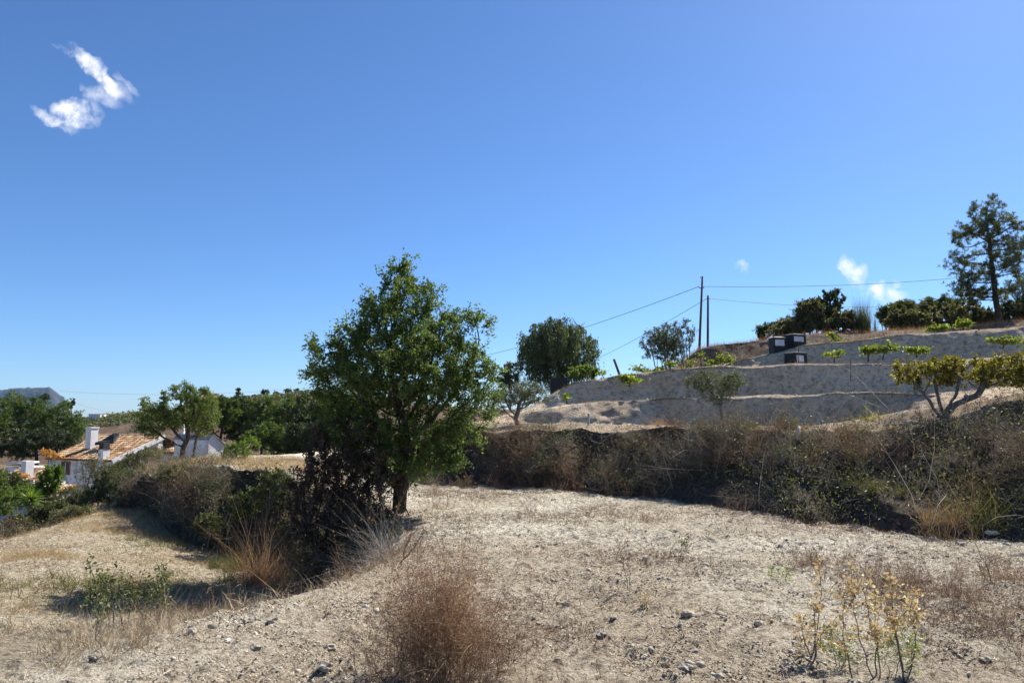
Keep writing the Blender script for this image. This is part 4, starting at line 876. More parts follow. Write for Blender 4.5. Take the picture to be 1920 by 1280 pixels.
# ------------------------------------------------------------------ compost bins
def bin_(label, px0, px1, py0, py1, d, yaw, panel):
    c = at((px0+px1)/2, py1, d); c[2] = max(c[2], gz(c[0], c[1])-.05); m = d/FPX; wd = (px1-px0)*m; h = at(px0, py0, d)[2]-c[2]
    t = thing('compost_bin', label, 'bin', c, 'black compost bins'); cy, sy = math.cos(yaw), math.sin(yaw)
    def tr(P): P = np.asarray(P, float); return np.stack([P[:, 0]*cy-P[:, 1]*sy, P[:, 0]*sy+P[:, 1]*cy, P[:, 2]], -1)+c
    a = wd*.5/(cy+abs(sy)*.8); b = a*.85; hb = h*.84
    V = [(-a, -b, -.1), (a, -b, -.1), (a, b, -.1), (-a, b, -.1), (-a*.93, -b*.93, hb), (a*.93, -b*.93, hb), (a*.93, b*.93, hb), (-a*.93, b*.93, hb)]
    F = np.array([[0, 3, 2, 1], [4, 5, 6, 7], [0, 1, 5, 4], [1, 2, 6, 5], [2, 3, 7, 6], [3, 0, 4, 7]])
    body = G().add(tr(V), F).build('body', 'black_plastic', t)
    lv = [(-a, -b, hb+.01), (a, -b, hb+.01), (a, b, hb+.01), (-a, b, hb+.01), (-a, -b, hb+.06), (a, -b, hb+.06), (a, b, hb+.06), (-a, b, hb+.06), (-a*.35, -b*.35, h), (a*.35, -b*.35, h), (a*.35, b*.35, h), (-a*.35, b*.35, h)]
    lf = np.array([[0, 3, 2, 1], [0, 1, 5, 4], [1, 2, 6, 5], [2, 3, 7, 6], [3, 0, 4, 7], [4, 5, 9, 8], [5, 6, 10, 9], [6, 7, 11, 10], [7, 4, 8, 11], [8, 9, 10, 11]])
    lid = G().add(tr(lv), lf).build('lid', 'lid_dusty', t)
    V, F = box_vf((-a*.10, -b*.10, h-.005), (a*.2, 0, 0), (0, b*.2, 0), (0, 0, .035)); G().add(tr(V), F).build('lid_handle', 'black_plastic', lid)
    x0, x1, z0, z1 = panel
    f = lambda z: -b*(1-.07*z/hb)-.012
    zz0, zz1 = hb*z0, hb*z1
    V = [(a*x0, f(zz0), zz0), (a*x1, f(zz0), zz0), (a*x1, f(zz1), zz1), (a*x0, f(zz1), zz1)]; V += [(v[0], v[1]+.02, v[2]) for v in V]
    G().add(tr(V), np.array([[0, 1, 2, 3], [4, 7, 6, 5], [0, 4, 5, 1], [1, 5, 6, 2], [2, 6, 7, 3], [3, 7, 4, 0]])).build('front_panel', 'pale_plastic', t)
    for k in range(3):
        z = hb*(.08+.09*k); V, F = box_vf((-a*.8, f(z)-.008, z), (a*1.6, 0, 0), (0, .02, 0), (0, 0, hb*.03)); G().add(tr(V), F).build('rib', 'black_plastic', t)
bin_('narrow black compost bin, left of the upper two', 1444, 1471, 631, 660, 36.9, .15, (-.75, .75, .45, .92))
bin_('wide black compost bin, right of the upper two', 1469, 1511, 626, 657, 37.3, .45, (-.9, .55, .5, .92))
bin_('low black compost bin standing below the other two', 1472, 1513, 660, 685, 35.6, .5, (-.8, .35, .2, .85))

# ------------------------------------------------------------------ vines
def vine(label, px, base_py, d, parts, seed, n=260, sz=.13):
    sz *= .8; n = int(n*1.5); low = max(p[1]+p[3] for p in parts); base_py = low+(base_py-low)*.6; parts = [(p[0], p[1]+2+(k_ % 2)*2, p[2]*(1.1+.12*(seed % 3)), p[3]*(.8+.1*(seed % 4))) for k_, p in enumerate(parts)]
    b = at(px, base_py, d); rng = np.random.default_rng(seed); m = d/FPX
    t = thing('grape_vine', label, 'vine', b, 'young vines on the terraces')
    g = G(); g2 = G()
    top = np.mean([at(p[0], p[1]+p[3]*1.1, d) for p in parts], 0); top[:2] = top[:2]*.4+b[:2]*.6
    P = np.array([b-np.array([0, 0, .1]), b*.5+top*.5+rng.normal(size=3)*.02, top]); V, F = tube_vf(P, [.03, .024, .02], 6); g.add(V, F)
    for (cx, cy, rx, ry) in parts:
        e = at(cx, cy, d); V, F = tube_vf([top, (top+e)/2+np.array([0, 0, .03]), e], [.016, .012, .006], 5); g.add(V, F)
        for s in range(max(2, int(rx/5))):
            q = top+(e-top)*(.3+.7*rng.random()); tipp = q+np.array([(rng.random()*2-1)*rx*m, rng.normal()*.08, ry*m*(.5+.9*rng.random())])
            V, F = tube_vf([q, tipp], [.006, .004], 3); g.add(V, F)
            k = 8; C = q+(tipp-q)*rng.random((k, 1))*1.05+rng.normal(size=(k, 3))*.035; add_leaves(g2, C, rng, sz, sz*.9, up=.4)
        C = e+rng.normal(size=(n//len(parts), 3))*np.array([rx*m*.5, .13, ry*m*.42]); add_leaves(g2, C, rng, sz, sz*.9, up=.4)
    g.build('trunk', 'bark_dark', t, smooth=True); g2.build('leaves', 'leaf_vine', t)
vine('dark leaved vine spilling over the terrace edge below the leaning post', 1180, 722, 30.2, [(1180, 710, 18, 9), (1172, 702, 10, 6)], 201, 220)
vine('pale green vine left of the leaning post', 1130, 708, 33, [(1130, 697, 8, 6)], 202, 60, .1)
vine('low vine at the foot of the grey shrub, leftmost of the row', 1205, 700, 33, [(1200, 690, 14, 7), (1225, 692, 12, 6)], 203, 150)
vine('yellow green vine at the right foot of the grey shrub', 1262, 692, 33, [(1258, 680, 10, 9), (1240, 688, 10, 5)], 204, 150)
vine('small pale vine below the taller utility pole', 1296, 690, 33, [(1296, 676, 6, 8), (1288, 686, 8, 4)], 205, 70, .11)
vine('tall vine sprig against the brown upper bank', 1314, 690, 33.5, [(1313, 665, 5, 7)], 206, 45, .11)
vine('bright vine with two upright shoots under the upper bank', 1350, 688, 33, [(1335, 678, 10, 8), (1352, 668, 8, 12), (1368, 672, 8, 9)], 207, 220)
vine('small T shaped vine on a bare stem right of the compost bins', 1564, 681, 31, [(1552, 662, 7, 6), (1564, 664, 8, 3), (1577, 658, 6, 8)], 208, 110)
vine('vine with shoots around the leaning stake above the compost bins', 1566, 643, 37, [(1562, 630, 7, 12), (1556, 622, 5, 6), (1572, 636, 8, 5)], 209, 120, .12)
vine('wide vine, leftmost of the three on the middle terrace', 1628, 680, 29, [(1625, 655, 12, 8), (1640, 650, 12, 8)], 210, 200)
vine('wide vine, middle one of the three on the middle terrace', 1655, 676, 29, [(1655, 653, 12, 7), (1675, 648, 16, 8)], 211, 200)
vine('bushy vine, rightmost of the three on the middle terrace', 1718, 672, 29, [(1712, 655, 12, 8), (1728, 652, 12, 8)], 212, 230)
vine('round vine on the upper terrace below the wooded rise', 1760, 625, 36, [(1748, 614, 12, 7), (1768, 610, 12, 7)], 213, 200, .15)
vine('vine with upright shoots on the upper terrace near the tall pine', 1805, 620, 36, [(1800, 605, 8, 9), (1813, 602, 8, 9)], 214, 180, .15)
vine('long vine on the terrace at the right edge', 1880, 650, 31, [(1865, 636, 12, 6), (1885, 634, 14, 7), (1905, 638, 16, 9)], 215, 260)
vine('tiny vine sprig on the lowest terrace above the olive', 1063, 752, 26, [(1062, 742, 5, 8)], 216, 60, .11)

# ------------------------------------------------------------------ white house with tiled roof
def tiled(g, p0, ev, uv, pitch=.24, course=.42, seed=0, lift=.05):
    """barrel tile roof: p0 eave corner, ev along the eave, uv up the slope; every tile is a tapered half pipe"""
    rng = np.random.default_rng(seed); le, lu = np.linalg.norm(ev), np.linalg.norm(uv); e, u = ev/le, uv/lu; n = np.cross(e, u)
    if n[2] < 0: n = -n
    na, nb = max(1, int(le/pitch)), max(1, int(lu/course))
    an = np.linspace(0, math.pi, 5)
    i, j = np.meshgrid(np.arange(na), np.arange(nb), indexing='ij'); i = i.ravel(); j = j.ravel(); K = len(i)
    jx = rng.normal(size=K)*.012; jz = rng.random(K)*.015
    V = []
    for t, rad, zo in ((-.08, .54, .030), (1.0, .44, 0.0)):
        for a in an:
            V.append(p0+e*((i+.5)*pitch+jx-math.cos(a)*pitch*rad)[:, None]+u*((j+t)*course)[:, None]+n*(lift*.2+jz+zo+math.sin(a)*pitch*.42)[:, None])
    V = np.stack(V, 1).reshape(-1, 3); m = len(an)
    q = np.array([[s, s+1, m+s+1, m+s] for s in range(m-1)])
    F = (np.arange(K)*2*m)[:, None, None]+q[None]
    g.add(V, F.reshape(-1, 4), np.repeat(rng.random(K), 2*m))
def prism(g, base, z0, tops):
    """vertical walls over a polygon base [(x,y)..] from z0 up to per corner heights"""
    n = len(base); V = [(b[0], b[1], z0) for b in base]+[(b[0], b[1], z) for b, z in zip(base, tops)]
    F = [np.array([[k, (k+1) % n, n+(k+1) % n, n+k] for k in range(n)])]
    if n == 4: F.append(np.array([[n+k for k in range(n)]]))
    g.add(V, F)
leafmat('tile_roof', [(0, (0.16, 0.075, 0.040)), (0.35, (0.30, 0.165, 0.09)), (0.7, (0.46, 0.30, 0.165)), (1, (0.62, 0.48, 0.30))], 0.0, rough=.85, spec=.15)
leafmat('tile_roof_old', [(0, (0.10, 0.055, 0.035)), (0.35, (0.20, 0.115, 0.07)), (0.7, (0.31, 0.20, 0.125)), (1, (0.45, 0.33, 0.23))], 0.0, rough=.85, spec=.15)
nc = np.array([*(at(212, 862, 60)[:2])]); fd = np.array([.43, .9]); fd /= np.linalg.norm(fd); ld_ = np.array([-fd[1], fd[0]])   # near corner, depth dir, left dir
zE = at(212, 862, 60)[2]; Lh, Dh = 8.2, 4.6; zR = at(297, 818, 64.2)[2]
b = [nc, nc+fd*Dh, nc+fd*Dh+ld_*Lh, nc+ld_*Lh]; zb = -5.8
H = thing('white_house', 'old white house with orange clay tile roof and chimneys below the field', 'house', (*((b[0]+b[2])/2), zb))
g = G(); prism(g, b, zb, [zE-.1, zR-.1, zR-.1, zE-.1]); g.build('wall', 'limewash_worn', H)
v3 = lambda p, z: np.array([p[0], p[1], z])
g = G(); ov = .22; e0 = nc-fd*ov-ld_*.12*-1-ld_*.24; e0 = nc-fd*ov-ld_*.15
sl = (zR-zE)/Dh
P0 = v3(e0, zE-sl*ov); EV = v3(ld_*(Lh+.3), 0); UV = v3(fd*(Dh+ov), sl*(Dh+ov))
n_ = np.cross(EV, UV); n_ = n_/np.linalg.norm(n_); n_ = n_ if n_[2] > 0 else -n_
V, F = box_vf(P0-n_*.06, EV, UV, n_*.05); g.add(V, F, .1)
tiled(g, P0, EV, UV, .26, .42, 3); roof = g.build('roof', 'tile_roof', H)
# white verge on the lit side, ridge tiles
g = G(); V, F = box_vf(P0-v3(ld_*.10, 0)-n_*.2, v3(ld_*.09, 0), UV, n_*.34); g.add(V, F); g.build('verge', 'limewash', roof)
g = G(); R0 = P0+UV; V, F = tube_vf([R0+EV*k/20+n_*.03 for k in range(21)], np.full(21, .13)+.02*np.cos(np.arange(21)*3.1), 8); g.add(V, F, .8); g.build('ridge_tiles', 'tile_roof', roof)
# rear slope
g = G(); UB = v3(fd*Dh*.8, -sl*Dh*.8); nb_ = np.cross(EV, UB); nb_ /= np.linalg.norm(nb_); nb_ = nb_ if nb_[2] > 0 else -nb_
V, F = box_vf(P0+UV-nb_*.04, EV, UB, nb_*.05); g.add(V, F, .3); g.build('rear_roof', 'tile_brown', H)
# dark dormer slab
q = at(197, 829, 63.0); g = G(); V = [q+np.array([-.85, 0, 0]), q+np.array([.75, -.1, .15]), q+np.array([.75, .8, .75]), q+np.array([.2, .9, .75]), q+np.array([-.85, .8, .1])]
V += [v-np.array([0, 0, .25]) for v in V]; g.add(V, [np.array([[0, 1, 2, 3, 4]]), np.array([[0, 5, 6, 1], [1, 6, 7, 2], [2, 7, 8, 3], [3, 8, 9, 4], [4, 9, 5, 0]])]); g.build('dormer_roof', 'slate_dark', H)
def chimney(px0, px1, top, bot, d, parent, dark=False, cap=True):
    c0 = at((px0+px1)/2, bot, d); m = d/FPX; wd = (px1-px0)*m/1.30; h = (bot-top)*m; a = v3(ld_*-wd, 0); f = v3(fd*wd, 0)
    g = G(); p = c0-a/2-f/2-np.array([0, 0, .4]); V, F = box_vf(p, a, f, (0, 0, h+.4)); g.add(V, F); ch = g.build('chimney', 'limewash', parent)
    if cap:
        g = G(); V, F = box_vf(p+np.array([0, 0, h+.4])-a*.08-f*.08, a*1.16, f*1.16, (0, 0, .10)); g.add(V, F); g.build('chimney_cap', 'slate_dark' if dark else 'limewash', ch)
    if dark:
        g = G(); V, F = box_vf(p+np.array([0, 0, h+.5])+a*.02+f*.02, a*.96, f*.96, (0, 0, .42)); g.add(V, F); g.build('chimney_cowl', 'slate_dark', ch)
    return ch
chimney(162, 181, 803, 832, 64, H); chimney(186, 203, 842, 860, 60.4, H, dark=True)
# window and door recesses on the shaded front
def on_front(px, py):      # point on the front wall plane
    a, bz = ray(px, py); t = (nc[0]*fd[0]+nc[1]*fd[1])/(a*fd[0]+fd[1]); return np.array([a*t, t, CAMZ+bz*t])
for (x0, x1, y0, y1) in ((116, 131, 867, 887), (172, 178, 868, 884)):
    w0, w1 = on_front(x0, y1), on_front(x1, y0); wv_ = np.array([w1[0]-w0[0], w1[1]-w0[1], 0]); hh = w1[2]-w0[2]; out = v3(-fd, 0)
    g = G()
    fw = wv_/np.linalg.norm(wv_)*.1
    for (p, ex, ez) in ((w0-fw-np.array([0, 0, .1]), fw, (0, 0, hh+.2)), (w0+wv_-np.array([0, 0, .1]), fw, (0, 0, hh+.2)), (w0+np.array([0, 0, hh]), wv_, (0, 0, .1)), (w0-np.array([0, 0, .1]), wv_, (0, 0, .1))):
        V, F = box_vf(p, ex, out*.06, ez); g.add(V, F)
    wn = g.build('window', 'door_wood', H)
    g = G(); V, F = box_vf(w0+out*.012, wv_, out*.012, (0, 0, hh)); g.add(V, F); g.build('pane', 'window_dark', wn)
    g = G(); V, F = box_vf(w0+wv_*.46+out*.03, wv_*.08, out*.03, (0, 0, hh)); g.add(V, F); g.build('mullion', 'limewash', wn)
# white pillar at the near corner and low tiled extension behind
g = G(); p = v3(nc, zb)-v3(fd*.12, 0)-v3(ld_*-.05, 0); V, F = box_vf(p, v3(ld_*.45, 0), v3(fd*.4, 0), (0, 0, zE-zb-.25)); g.add(V, F); g.build('corner_pier', 'limewash', H)
# tiled lean-to between house and shed
LT = thing('tiled_lean_to', 'low brown tiled roof between the white house and the shed', 'outbuilding', at(322, 860, 66))
g = G(); q0, q1 = at(300, 848, 64), at(352, 850, 64); V, F = box_vf((q0[0], q0[1], -4), q1-q0, (0, 4, 0), (0, 0, q0[2]+4-.12)); g.add(V, F); g.build('wall', 'limewash_worn', LT)
g = G(); EV2 = q1-q0; UV2 = np.array([.6, 4, .95]); tiled(g, q0+np.array([0, -.2, 0]), EV2, UV2, .26, .42, 5); V, F = box_vf(q0+np.array([0, -.2, -.08]), EV2, UV2, (0, 0, .05)); g.add(V, F, .1); g.build('roof', 'tile_roof', LT)
# lower house at the left edge
q0 = at(70, 905, 50); LHs = thing('low_house', 'low white house with tiled roof and chimney at the left edge', 'house', (q0[0], q0[1], -6))
a2 = v3(np.array([-1, .12]), 0)*3.2; u2 = v3(np.array([.35, 2.6]), .75)
P1 = at(66, 903, 50)
g = G(); V, F = box_vf((P1[0], P1[1]+.2, -6), v3(a2[:2], 0), v3(u2[:2], 0), (0, 0, P1[2]+6-.15)); g.add(V, F); g.build('wall', 'limewash_worn', LHs)
g = G(); tiled(g, P1, a2*.98, u2, .26, .42, 6); V, F = box_vf(P1-np.array([0, 0, .09]), a2, u2, (0, 0, .06)); g.add(V, F, .1); rf = g.build('roof', 'tile_roof_old', LHs)
P2 = at(14, 917, 47); P3 = at(64, 901, 47)
for k in range(2):
    g = G(); V, F = tube_vf([P2+np.array([0, 0, -.13*k]), (P2+P3)/2+np.array([0, 0, -.13*k]), P3+np.array([0, 0, -.13*k])], [.045]*3, 6); g.add(V, F); g.build('verge', 'limewash', rf)
chimney(41, 60, 864, 888, 50.5, LHs, cap=False)
g = G(); p = at(10, 872, 56); V, F = box_vf(p, at(42, 866, 56)-p, (0, 2, -.15), (0, 0, .12)); g.add(V, F); g.build('rear_roof', 'limewash', LHs)
g = G(); p = at(10, 884, 56); V, F = box_vf((p[0], p[1], -6), (1.6, 0, 0), (0, 2.6, 0), (0, 0, p[2]+6.3)); g.add(V, F); g.build('rear_wall', 'limewash_worn', LHs)
# small tiled porch half hidden by shrubs
PO = thing('tiled_porch', 'small pink tiled porch roof half hidden in the shrubs below the window', 'porch', at(108, 940, 48))
P4 = at(86, 924, 48); g = G(); tiled(g, P4, np.array([1.3, .1, 0]), np.array([.1, 1.1, .42]), .24, .36, 8); V, F = box_vf(P4-np.array([0, 0, .07]), np.array([1.3, .1, 0]), np.array([.1, 1.1, .42]), (0, 0, .05)); g.add(V, F, .1); g.build('roof', 'tile_roof', PO)
for s in (.1, 1.2):
    g = G(); V, F = tube_vf([P4+np.array([s, .1, -2.2]), P4+np.array([s, .1, 0])], [.06, .06], 6); g.add(V, F); g.build('post', 'pole_wood', PO)
# white shed
s0 = at(390, 858, 56); fdS = np.array([.5, .866]); ldS = np.array([-.866, .5]); wS, lS = 1.35, 4.0
bS = [s0[:2], s0[:2]+fdS*wS, s0[:2]+fdS*wS+ldS*lS, s0[:2]+ldS*lS]; zS = s0[2]-.4; hE = at(390, 824, 56)[2]; hR = hE+.50
SH = thing('white_shed', 'small white shed with grey gabled roof at the end of the terrace', 'shed', (*bS[0], zS))
hR = at(396, 815, 56.3)[2]; hE2 = at(420, 833, 57)[2]
apx = s0[:2]+fdS*wS*.25
g = G()
Vw = [v3(bS[0], zS), v3(bS[1], zS), v3(bS[2], zS), v3(bS[3], zS), v3(bS[0], hE), v3(bS[1], hE2), v3(bS[2], hE2), v3(bS[3], hE), v3(apx, hR), v3(apx+ldS*lS, hR)]
g.add(Vw, [np.array([[3, 0, 4, 7], [1, 2, 6, 5]]), np.array([[0, 1, 5, 8, 4], [2, 3, 7, 9, 6]])]); g.build('wall', 'limewash', SH)
g = G(); oh = v3(-ldS*.12, 0)
for (p, q) in ((Vw[8], Vw[4]), (Vw[8], Vw[5])):
    q2 = q+(q-p)*.14; L_ = v3(ldS*(lS+.24), 0); nn = np.cross(q2-p, L_); nn /= np.linalg.norm(nn); nn = nn if nn[2] > 0 else -nn
    V, F = box_vf(p+oh+nn*.01, q2-p, L_, nn*.05); g.add(V, F)
rf = g.build('roof', 'sheet_grey', SH)
g = G(); p = Vw[9]-v3(ldS*.5, 0); V, F = box_vf(p+np.array([-.1, -.1, -.05]), (.2, 0, 0), (0, .2, 0), (0, 0, .55)); g.add(V, F); V, F = tube_vf([p+np.array([0, 0, .5]), p+np.array([0, 0, .62]), p+np.array([0, 0, .8])], [.12, .17, .05], 8); g.add(V, F); g.build('chimney', 'limewash', rf)
g = G(); p = v3(bS[0]+ldS*.08, zS); V, F = tube_vf([p+v3(-fdS*.06, 0), p+v3(-fdS*.06, hE-zS)], [.03, .03], 6); g.add(V, F); g.build('downpipe', 'pale_plastic', SH)
# far things: white buildings on the plain, flat roof among the pines
for i, (lb, x0, x1, y0, y1, d) in enumerate([('low white building on the plain beyond the pines', 166, 188, 776.5, 781.5, 300), ('long white wall on the plain right of the low white building', 190, 214, 777.5, 781, 310)]):
    p = at(x0, y1, d); q = at(x1, y0, d); t = thing('far_building', lb, 'building', p, 'white buildings on the plain')
    V, F = box_vf(p-np.array([0, 0, 3]), (q[0]-p[0], 0, 0), (0, 6, 0), (0, 0, q[2]-p[2]+3)); G().add(V, F).build('wall', 'limewash', t)
    V, F = box_vf(np.array([p[0]-.1, p[1]-.2, q[2]]), (q[0]-p[0]+.2, 0, 0), (0, 6.4, 0), (0, 0, .15)); G().add(V, F).build('roof', 'tile_brown', t)
p = at(1700, 571, 76); t = thing('flat_roofed_house', 'flat roofed house hidden among the pines on the rise', 'house', p-np.array([0, 0, 3]))
V, F = box_vf(p-np.array([0, 0, .05]), (4.2, 0, .12), (0, 5, 0), (0, 0, .14)); G().add(V, F).build('roof', 'limewash', t)
V, F = box_vf(p-np.array([-.3, -.3, 4]), (3.6, 0, 0), (0, 4.2, 0), (0, 0, 3.95)); G().add(V, F).build('wall', 'bark_grey', t)
g = G(); V, F = box_vf(at(1032, 722, 43)-np.array([0, 0, 1.2]), np.array([1.0, 0, 0]), (0, .5, 0), (0, 0, 1.6)); g.add(V, F); g2 = thing('dark_trough', 'low black rectangular trough below the pepper tree', 'trough', at(1048, 726, 43)); g.build('body', 'black_plastic', g2)
V, F = box_vf(at(1030.5, 709.5, 42.98), np.array([1.1, 0, 0]), (0, .55, 0), (0, 0, .06)); G().add(V, F).build('rim', 'slate_dark', g2)

# ------------------------------------------------------------------ shrubs along the left edge of the lower field
def lshrub(label, px, py, d, blobs, mat, seed, n=6000, L=.07, W=.025, na=170, name='shrub', grp='shrubs along the edge of the lower field', **kw):
    b = at(px, py, d); b[2] = min(b[2], gz(b[0], b[1])+.05)
    return plant(name, label, 'shrub', b, d, blobs, mat, n_attr=na, n_leaf=n, L=L, W=W, base_r=.03, bark='bark_grey', seed=seed, stems=6, spread=.25, names=('stems', 'leaves'), step=.11, jit=.09, tip=.005, group=grp, gap=-.3, freq=1.6, **kw)
lshrub('dark green conifer shrub cut by the left edge', 0, 1000, 21, [(2, 960, 20, 45), (-15, 930, 20, 60)], 'leaf_pine_far', 301, n=6500)
lshrub('yellow green leafy shrub in front of the low house', 95, 960, 30, [(96, 900, 20, 24), (85, 915, 18, 18), (105, 885, 12, 14)], 'leaf_bright', 302, n=4200, L=.10, W=.045)
lshrub('brown twiggy shrub in front of the house corner', 160, 930, 30, [(168, 885, 22, 30), (180, 870, 22, 24), (158, 910, 20, 18)], 'leaf_scrub', 303, n=2600, L=.06, W=.02)
lshrub('dark shrub below the window of the house', 130, 955, 27, [(130, 935, 32, 20), (155, 935, 26, 18)], 'leaf_scrub', 304, n=5200)
lshrub('olive green shrub at the edge of the lower field', 185, 950, 25, [(190, 930, 28, 24), (210, 915, 24, 20), (165, 945, 20, 16)], 'leaf_shrub', 305, n=6200)
lshrub('dark rounded shrub at the left end of the shaded bank', 235, 930, 23.5, [(238, 905, 26, 22), (260, 890, 22, 16), (222, 915, 20, 18)], 'leaf_shrub', 306, n=6200)
lshrub('low green shrub right of the spiky yucca', 75, 985, 22, [(78, 968, 28, 18), (105, 960, 24, 18)], 'leaf_shrub', 307, n=5600)
lshrub('dry grey shrub at the foot of the edge shrubs', 120, 985, 21, [(125, 970, 30, 14), (155, 962, 24, 12)], 'leaf_scrub', 308, n=3600)
lshrub('low green shrub at the left edge beside the conifer', 30, 1005, 20, [(28, 985, 26, 16), (10, 1000, 20, 10)], 'leaf_shrub', 309, n=4200)
lshrub('small dark shrub along the roof edge of the white house', 255, 890, 33, [(255, 862, 24, 14), (285, 850, 20, 12), (235, 868, 16, 12)], 'leaf_scrub', 310, n=4000)
lshrub('shrub with reddish twigs at the foot of the house gable', 215, 905, 34, [(215, 890, 24, 16), (230, 875, 16, 12)], 'leaf_shrub', 311, n=3600)
lshrub('leafy green shrub hiding the wall of the low house', 40, 960, 32, [(38, 930, 34, 20), (60, 925, 24, 18), (15, 935, 24, 22)], 'leaf_bright', 312, n=6500, L=.09, W=.035)
lshrub('dark green shrub between the yucca and the porch', 70, 965, 30, [(75, 940, 26, 18), (100, 940, 24, 18)], 'leaf_shrub', 313, n=5200)
lshrub('dry olive shrub in front of the house pier', 195, 925, 31, [(195, 900, 20, 22), (205, 885, 14, 18)], 'leaf_scrub', 314, n=3600)
lshrub('tall olive shrub in front of the lit gable of the white house', 250, 890, 40, [(255, 868, 26, 20), (280, 855, 22, 18), (235, 880, 22, 16), (300, 850, 16, 12)], 'leaf_shrub', 315, n=6500, L=.09, W=.035)
lshrub('brown shrub on the slope below the gable', 225, 905, 36, [(222, 890, 22, 18), (208, 905, 18, 14)], 'leaf_scrub', 316, n=4200)
lshrub('bushy green shrub covering the low house at the left edge', 20, 940, 38, [(12, 905, 26, 22), (28, 915, 26, 16), (50, 912, 18, 12)], 'leaf_shrub', 317, n=6500, L=.10, W=.04)
# yucca
yb = at(55, 965, 26); t = thing('yucca', 'spiky yellow green yucca among the shrubs at the left', 'plant', yb)
rng = np.random.default_rng(77); V, F = tube_vf([yb-np.array([0, 0, .6]), yb+np.array([.02, 0, .15]), yb+np.array([0, 0, .5])], [.08, .07, .06], 8); G().add(V, F).build('trunk', 'bark_grey', t, smooth=True)
g = G(); n = 130; D = unit(rng.normal(size=(n, 3))+np.array([0, 0, .45])); B = np.repeat((yb+np.array([0, 0, .5]))[None], n, 0)
bd = np.zeros((n, 3)); bd[:, 2] = -.25; V, F, _, k = ribbons(B, D, .6*(.7+.5*rng.random(n)), .05, bd, rng, 4); g.add(V, F, np.repeat(rng.random(n), k)); g.build('leaves', 'leaf_bright', t)
# yellow creeper on the roof corner
plant('yellow_creeper', 'yellow orange creeper on the roof corner of the white house', 'creeper', on_front(92, 900)-np.array([0, .4, 0]), 61, [(90, 850, 12, 7), (100, 856, 12, 6), (84, 846, 8, 5), (112, 857, 10, 4)], 'flower_orange', n_attr=80, n_leaf=1500, L=.13, W=.09, base_r=.03, seed=320, names=('stems', 'flowers'), step=.15, jit=.09)
plant('yellow_creeper', 'orange flowering patch on the low house roof', 'creeper', at(40, 905, 49.5), 49.3, [(38, 890, 12, 5), (48, 893, 10, 4)], 'flower_orange', n_attr=50, n_leaf=500, L=.11, W=.08, base_r=.02, seed=321, names=('stems', 'flowers'), step=.12, jit=.08)

# ------------------------------------------------------------------ ground litter and clods (uncountable)
fy = FC[..., 1]; fzone = cls
rng = np.random.default_rng(400)
near_w = np.clip(1.0/np.maximum(fy, 3.5)**1.1, 0, .4)
fld = (fzone == 0) & inview & (fb <= 5) & (fy < 27)
lowm = (fzone == 1) & inview
nzf = fbm(FC.reshape(-1, 3)*np.array([1, 1, 0]), .55, 4, 411).reshape(FC.shape[:2])
nzf2 = fbm(FC.reshape(-1, 3)*np.array([1, 1, 0]), 2.2, 3, 431).reshape(FC.shape[:2])
nzs = fbm(FC.reshape(-1, 3)*np.array([.45, 1.3, 0]), .8, 4, 451).reshape(FC.shape[:2])
# clods and stones
IV = np.array([[1, 0, 0], [.1, 1, .1], [-1, .1, 0], [0, -1, -.1], [.1, .1, 1], [0, 0, -1.0]]); IF = np.array([[0, 1, 4], [1, 2, 4], [2, 3, 4], [3, 0, 4], [1, 0, 5], [2, 1, 5], [3, 2, 5], [0, 3, 5]])
JV, JF = ico()
def lumps(g, P, size, rng):
    n = len(P); V = JV[None]*(1+.24*rng.normal(size=(n, 12, 1)).clip(-1.5, 1.5))*(.7+.7*rng.random((n, 1, 3)))*size[:, None, None]; V[..., 2] *= .75
    g.add((V+P[:, None, :]).reshape(-1, 3), ((np.arange(n)*12)[:, None, None]+JF[None]).reshape(-1, 3), np.repeat(rng.random(n), 12))
def clods(g, P, size, rng, flat=.75):
    n = len(P); a = rng.random(n)*6.28; R = np.zeros((n, 3, 3)); R[:, 0, 0] = np.cos(a); R[:, 0, 1] = -np.sin(a); R[:, 1, 0] = np.sin(a); R[:, 1, 1] = np.cos(a); R[:, 2, 2] = 1
    V = (IV[None]+rng.normal(size=(n, 6, 3))*.20)*(.7+.7*rng.random((n, 1, 3))); V[..., 2] *= flat
    V = np.einsum('nij,nkj->nki', R, V)*size[:, None, None]+P[:, None, :]+np.array([0, 0, -.05])*size[:, None, None]
    g.add(V.reshape(-1, 3), ((np.arange(n)*6)[:, None, None]+IF[None]).reshape(-1, 3), np.repeat(rng.random(n), 6))
leafmat('clod_soil', [(0, (0.20, 0.17, 0.135)), (0.5, (0.38, 0.335, 0.265)), (1, (0.54, 0.49, 0.40))], 0.0, rough=.95, spec=.1)
g = G(); n = 9000; P, Nn, i, j = scatter(fld, n, rng, near_w*np.clip(.5+nzf2*1.6, .05, 2)); clods(g, P, .004+.006*rng.random(n), rng)
n = 12000; P, Nn, i, j = scatter(fld, n, rng, near_w*np.clip(.25+nzf2*2.4, .02, 2)); clods(g, P, .009+.010*rng.random(n)**2, rng)
n = 1300; P, Nn, i, j = scatter(fld, n, rng, near_w*np.clip(.2+nzf2*2.2, .02, 2)); lumps(g, P, .009+.010*rng.pareto(2.6, n).clip(0, 2.6), rng)
P, Nn, i, j = scatter(lowm, 2500, rng); clods(g, P, .006+.008*rng.pareto(2.6, 2500).clip(0, 3), rng)
tag(g.build('soil_clods', 'clod_soil', smooth=True), 'pale soil clods and pebbles strewn over the dry field', 'soil clods', kind='stuff')
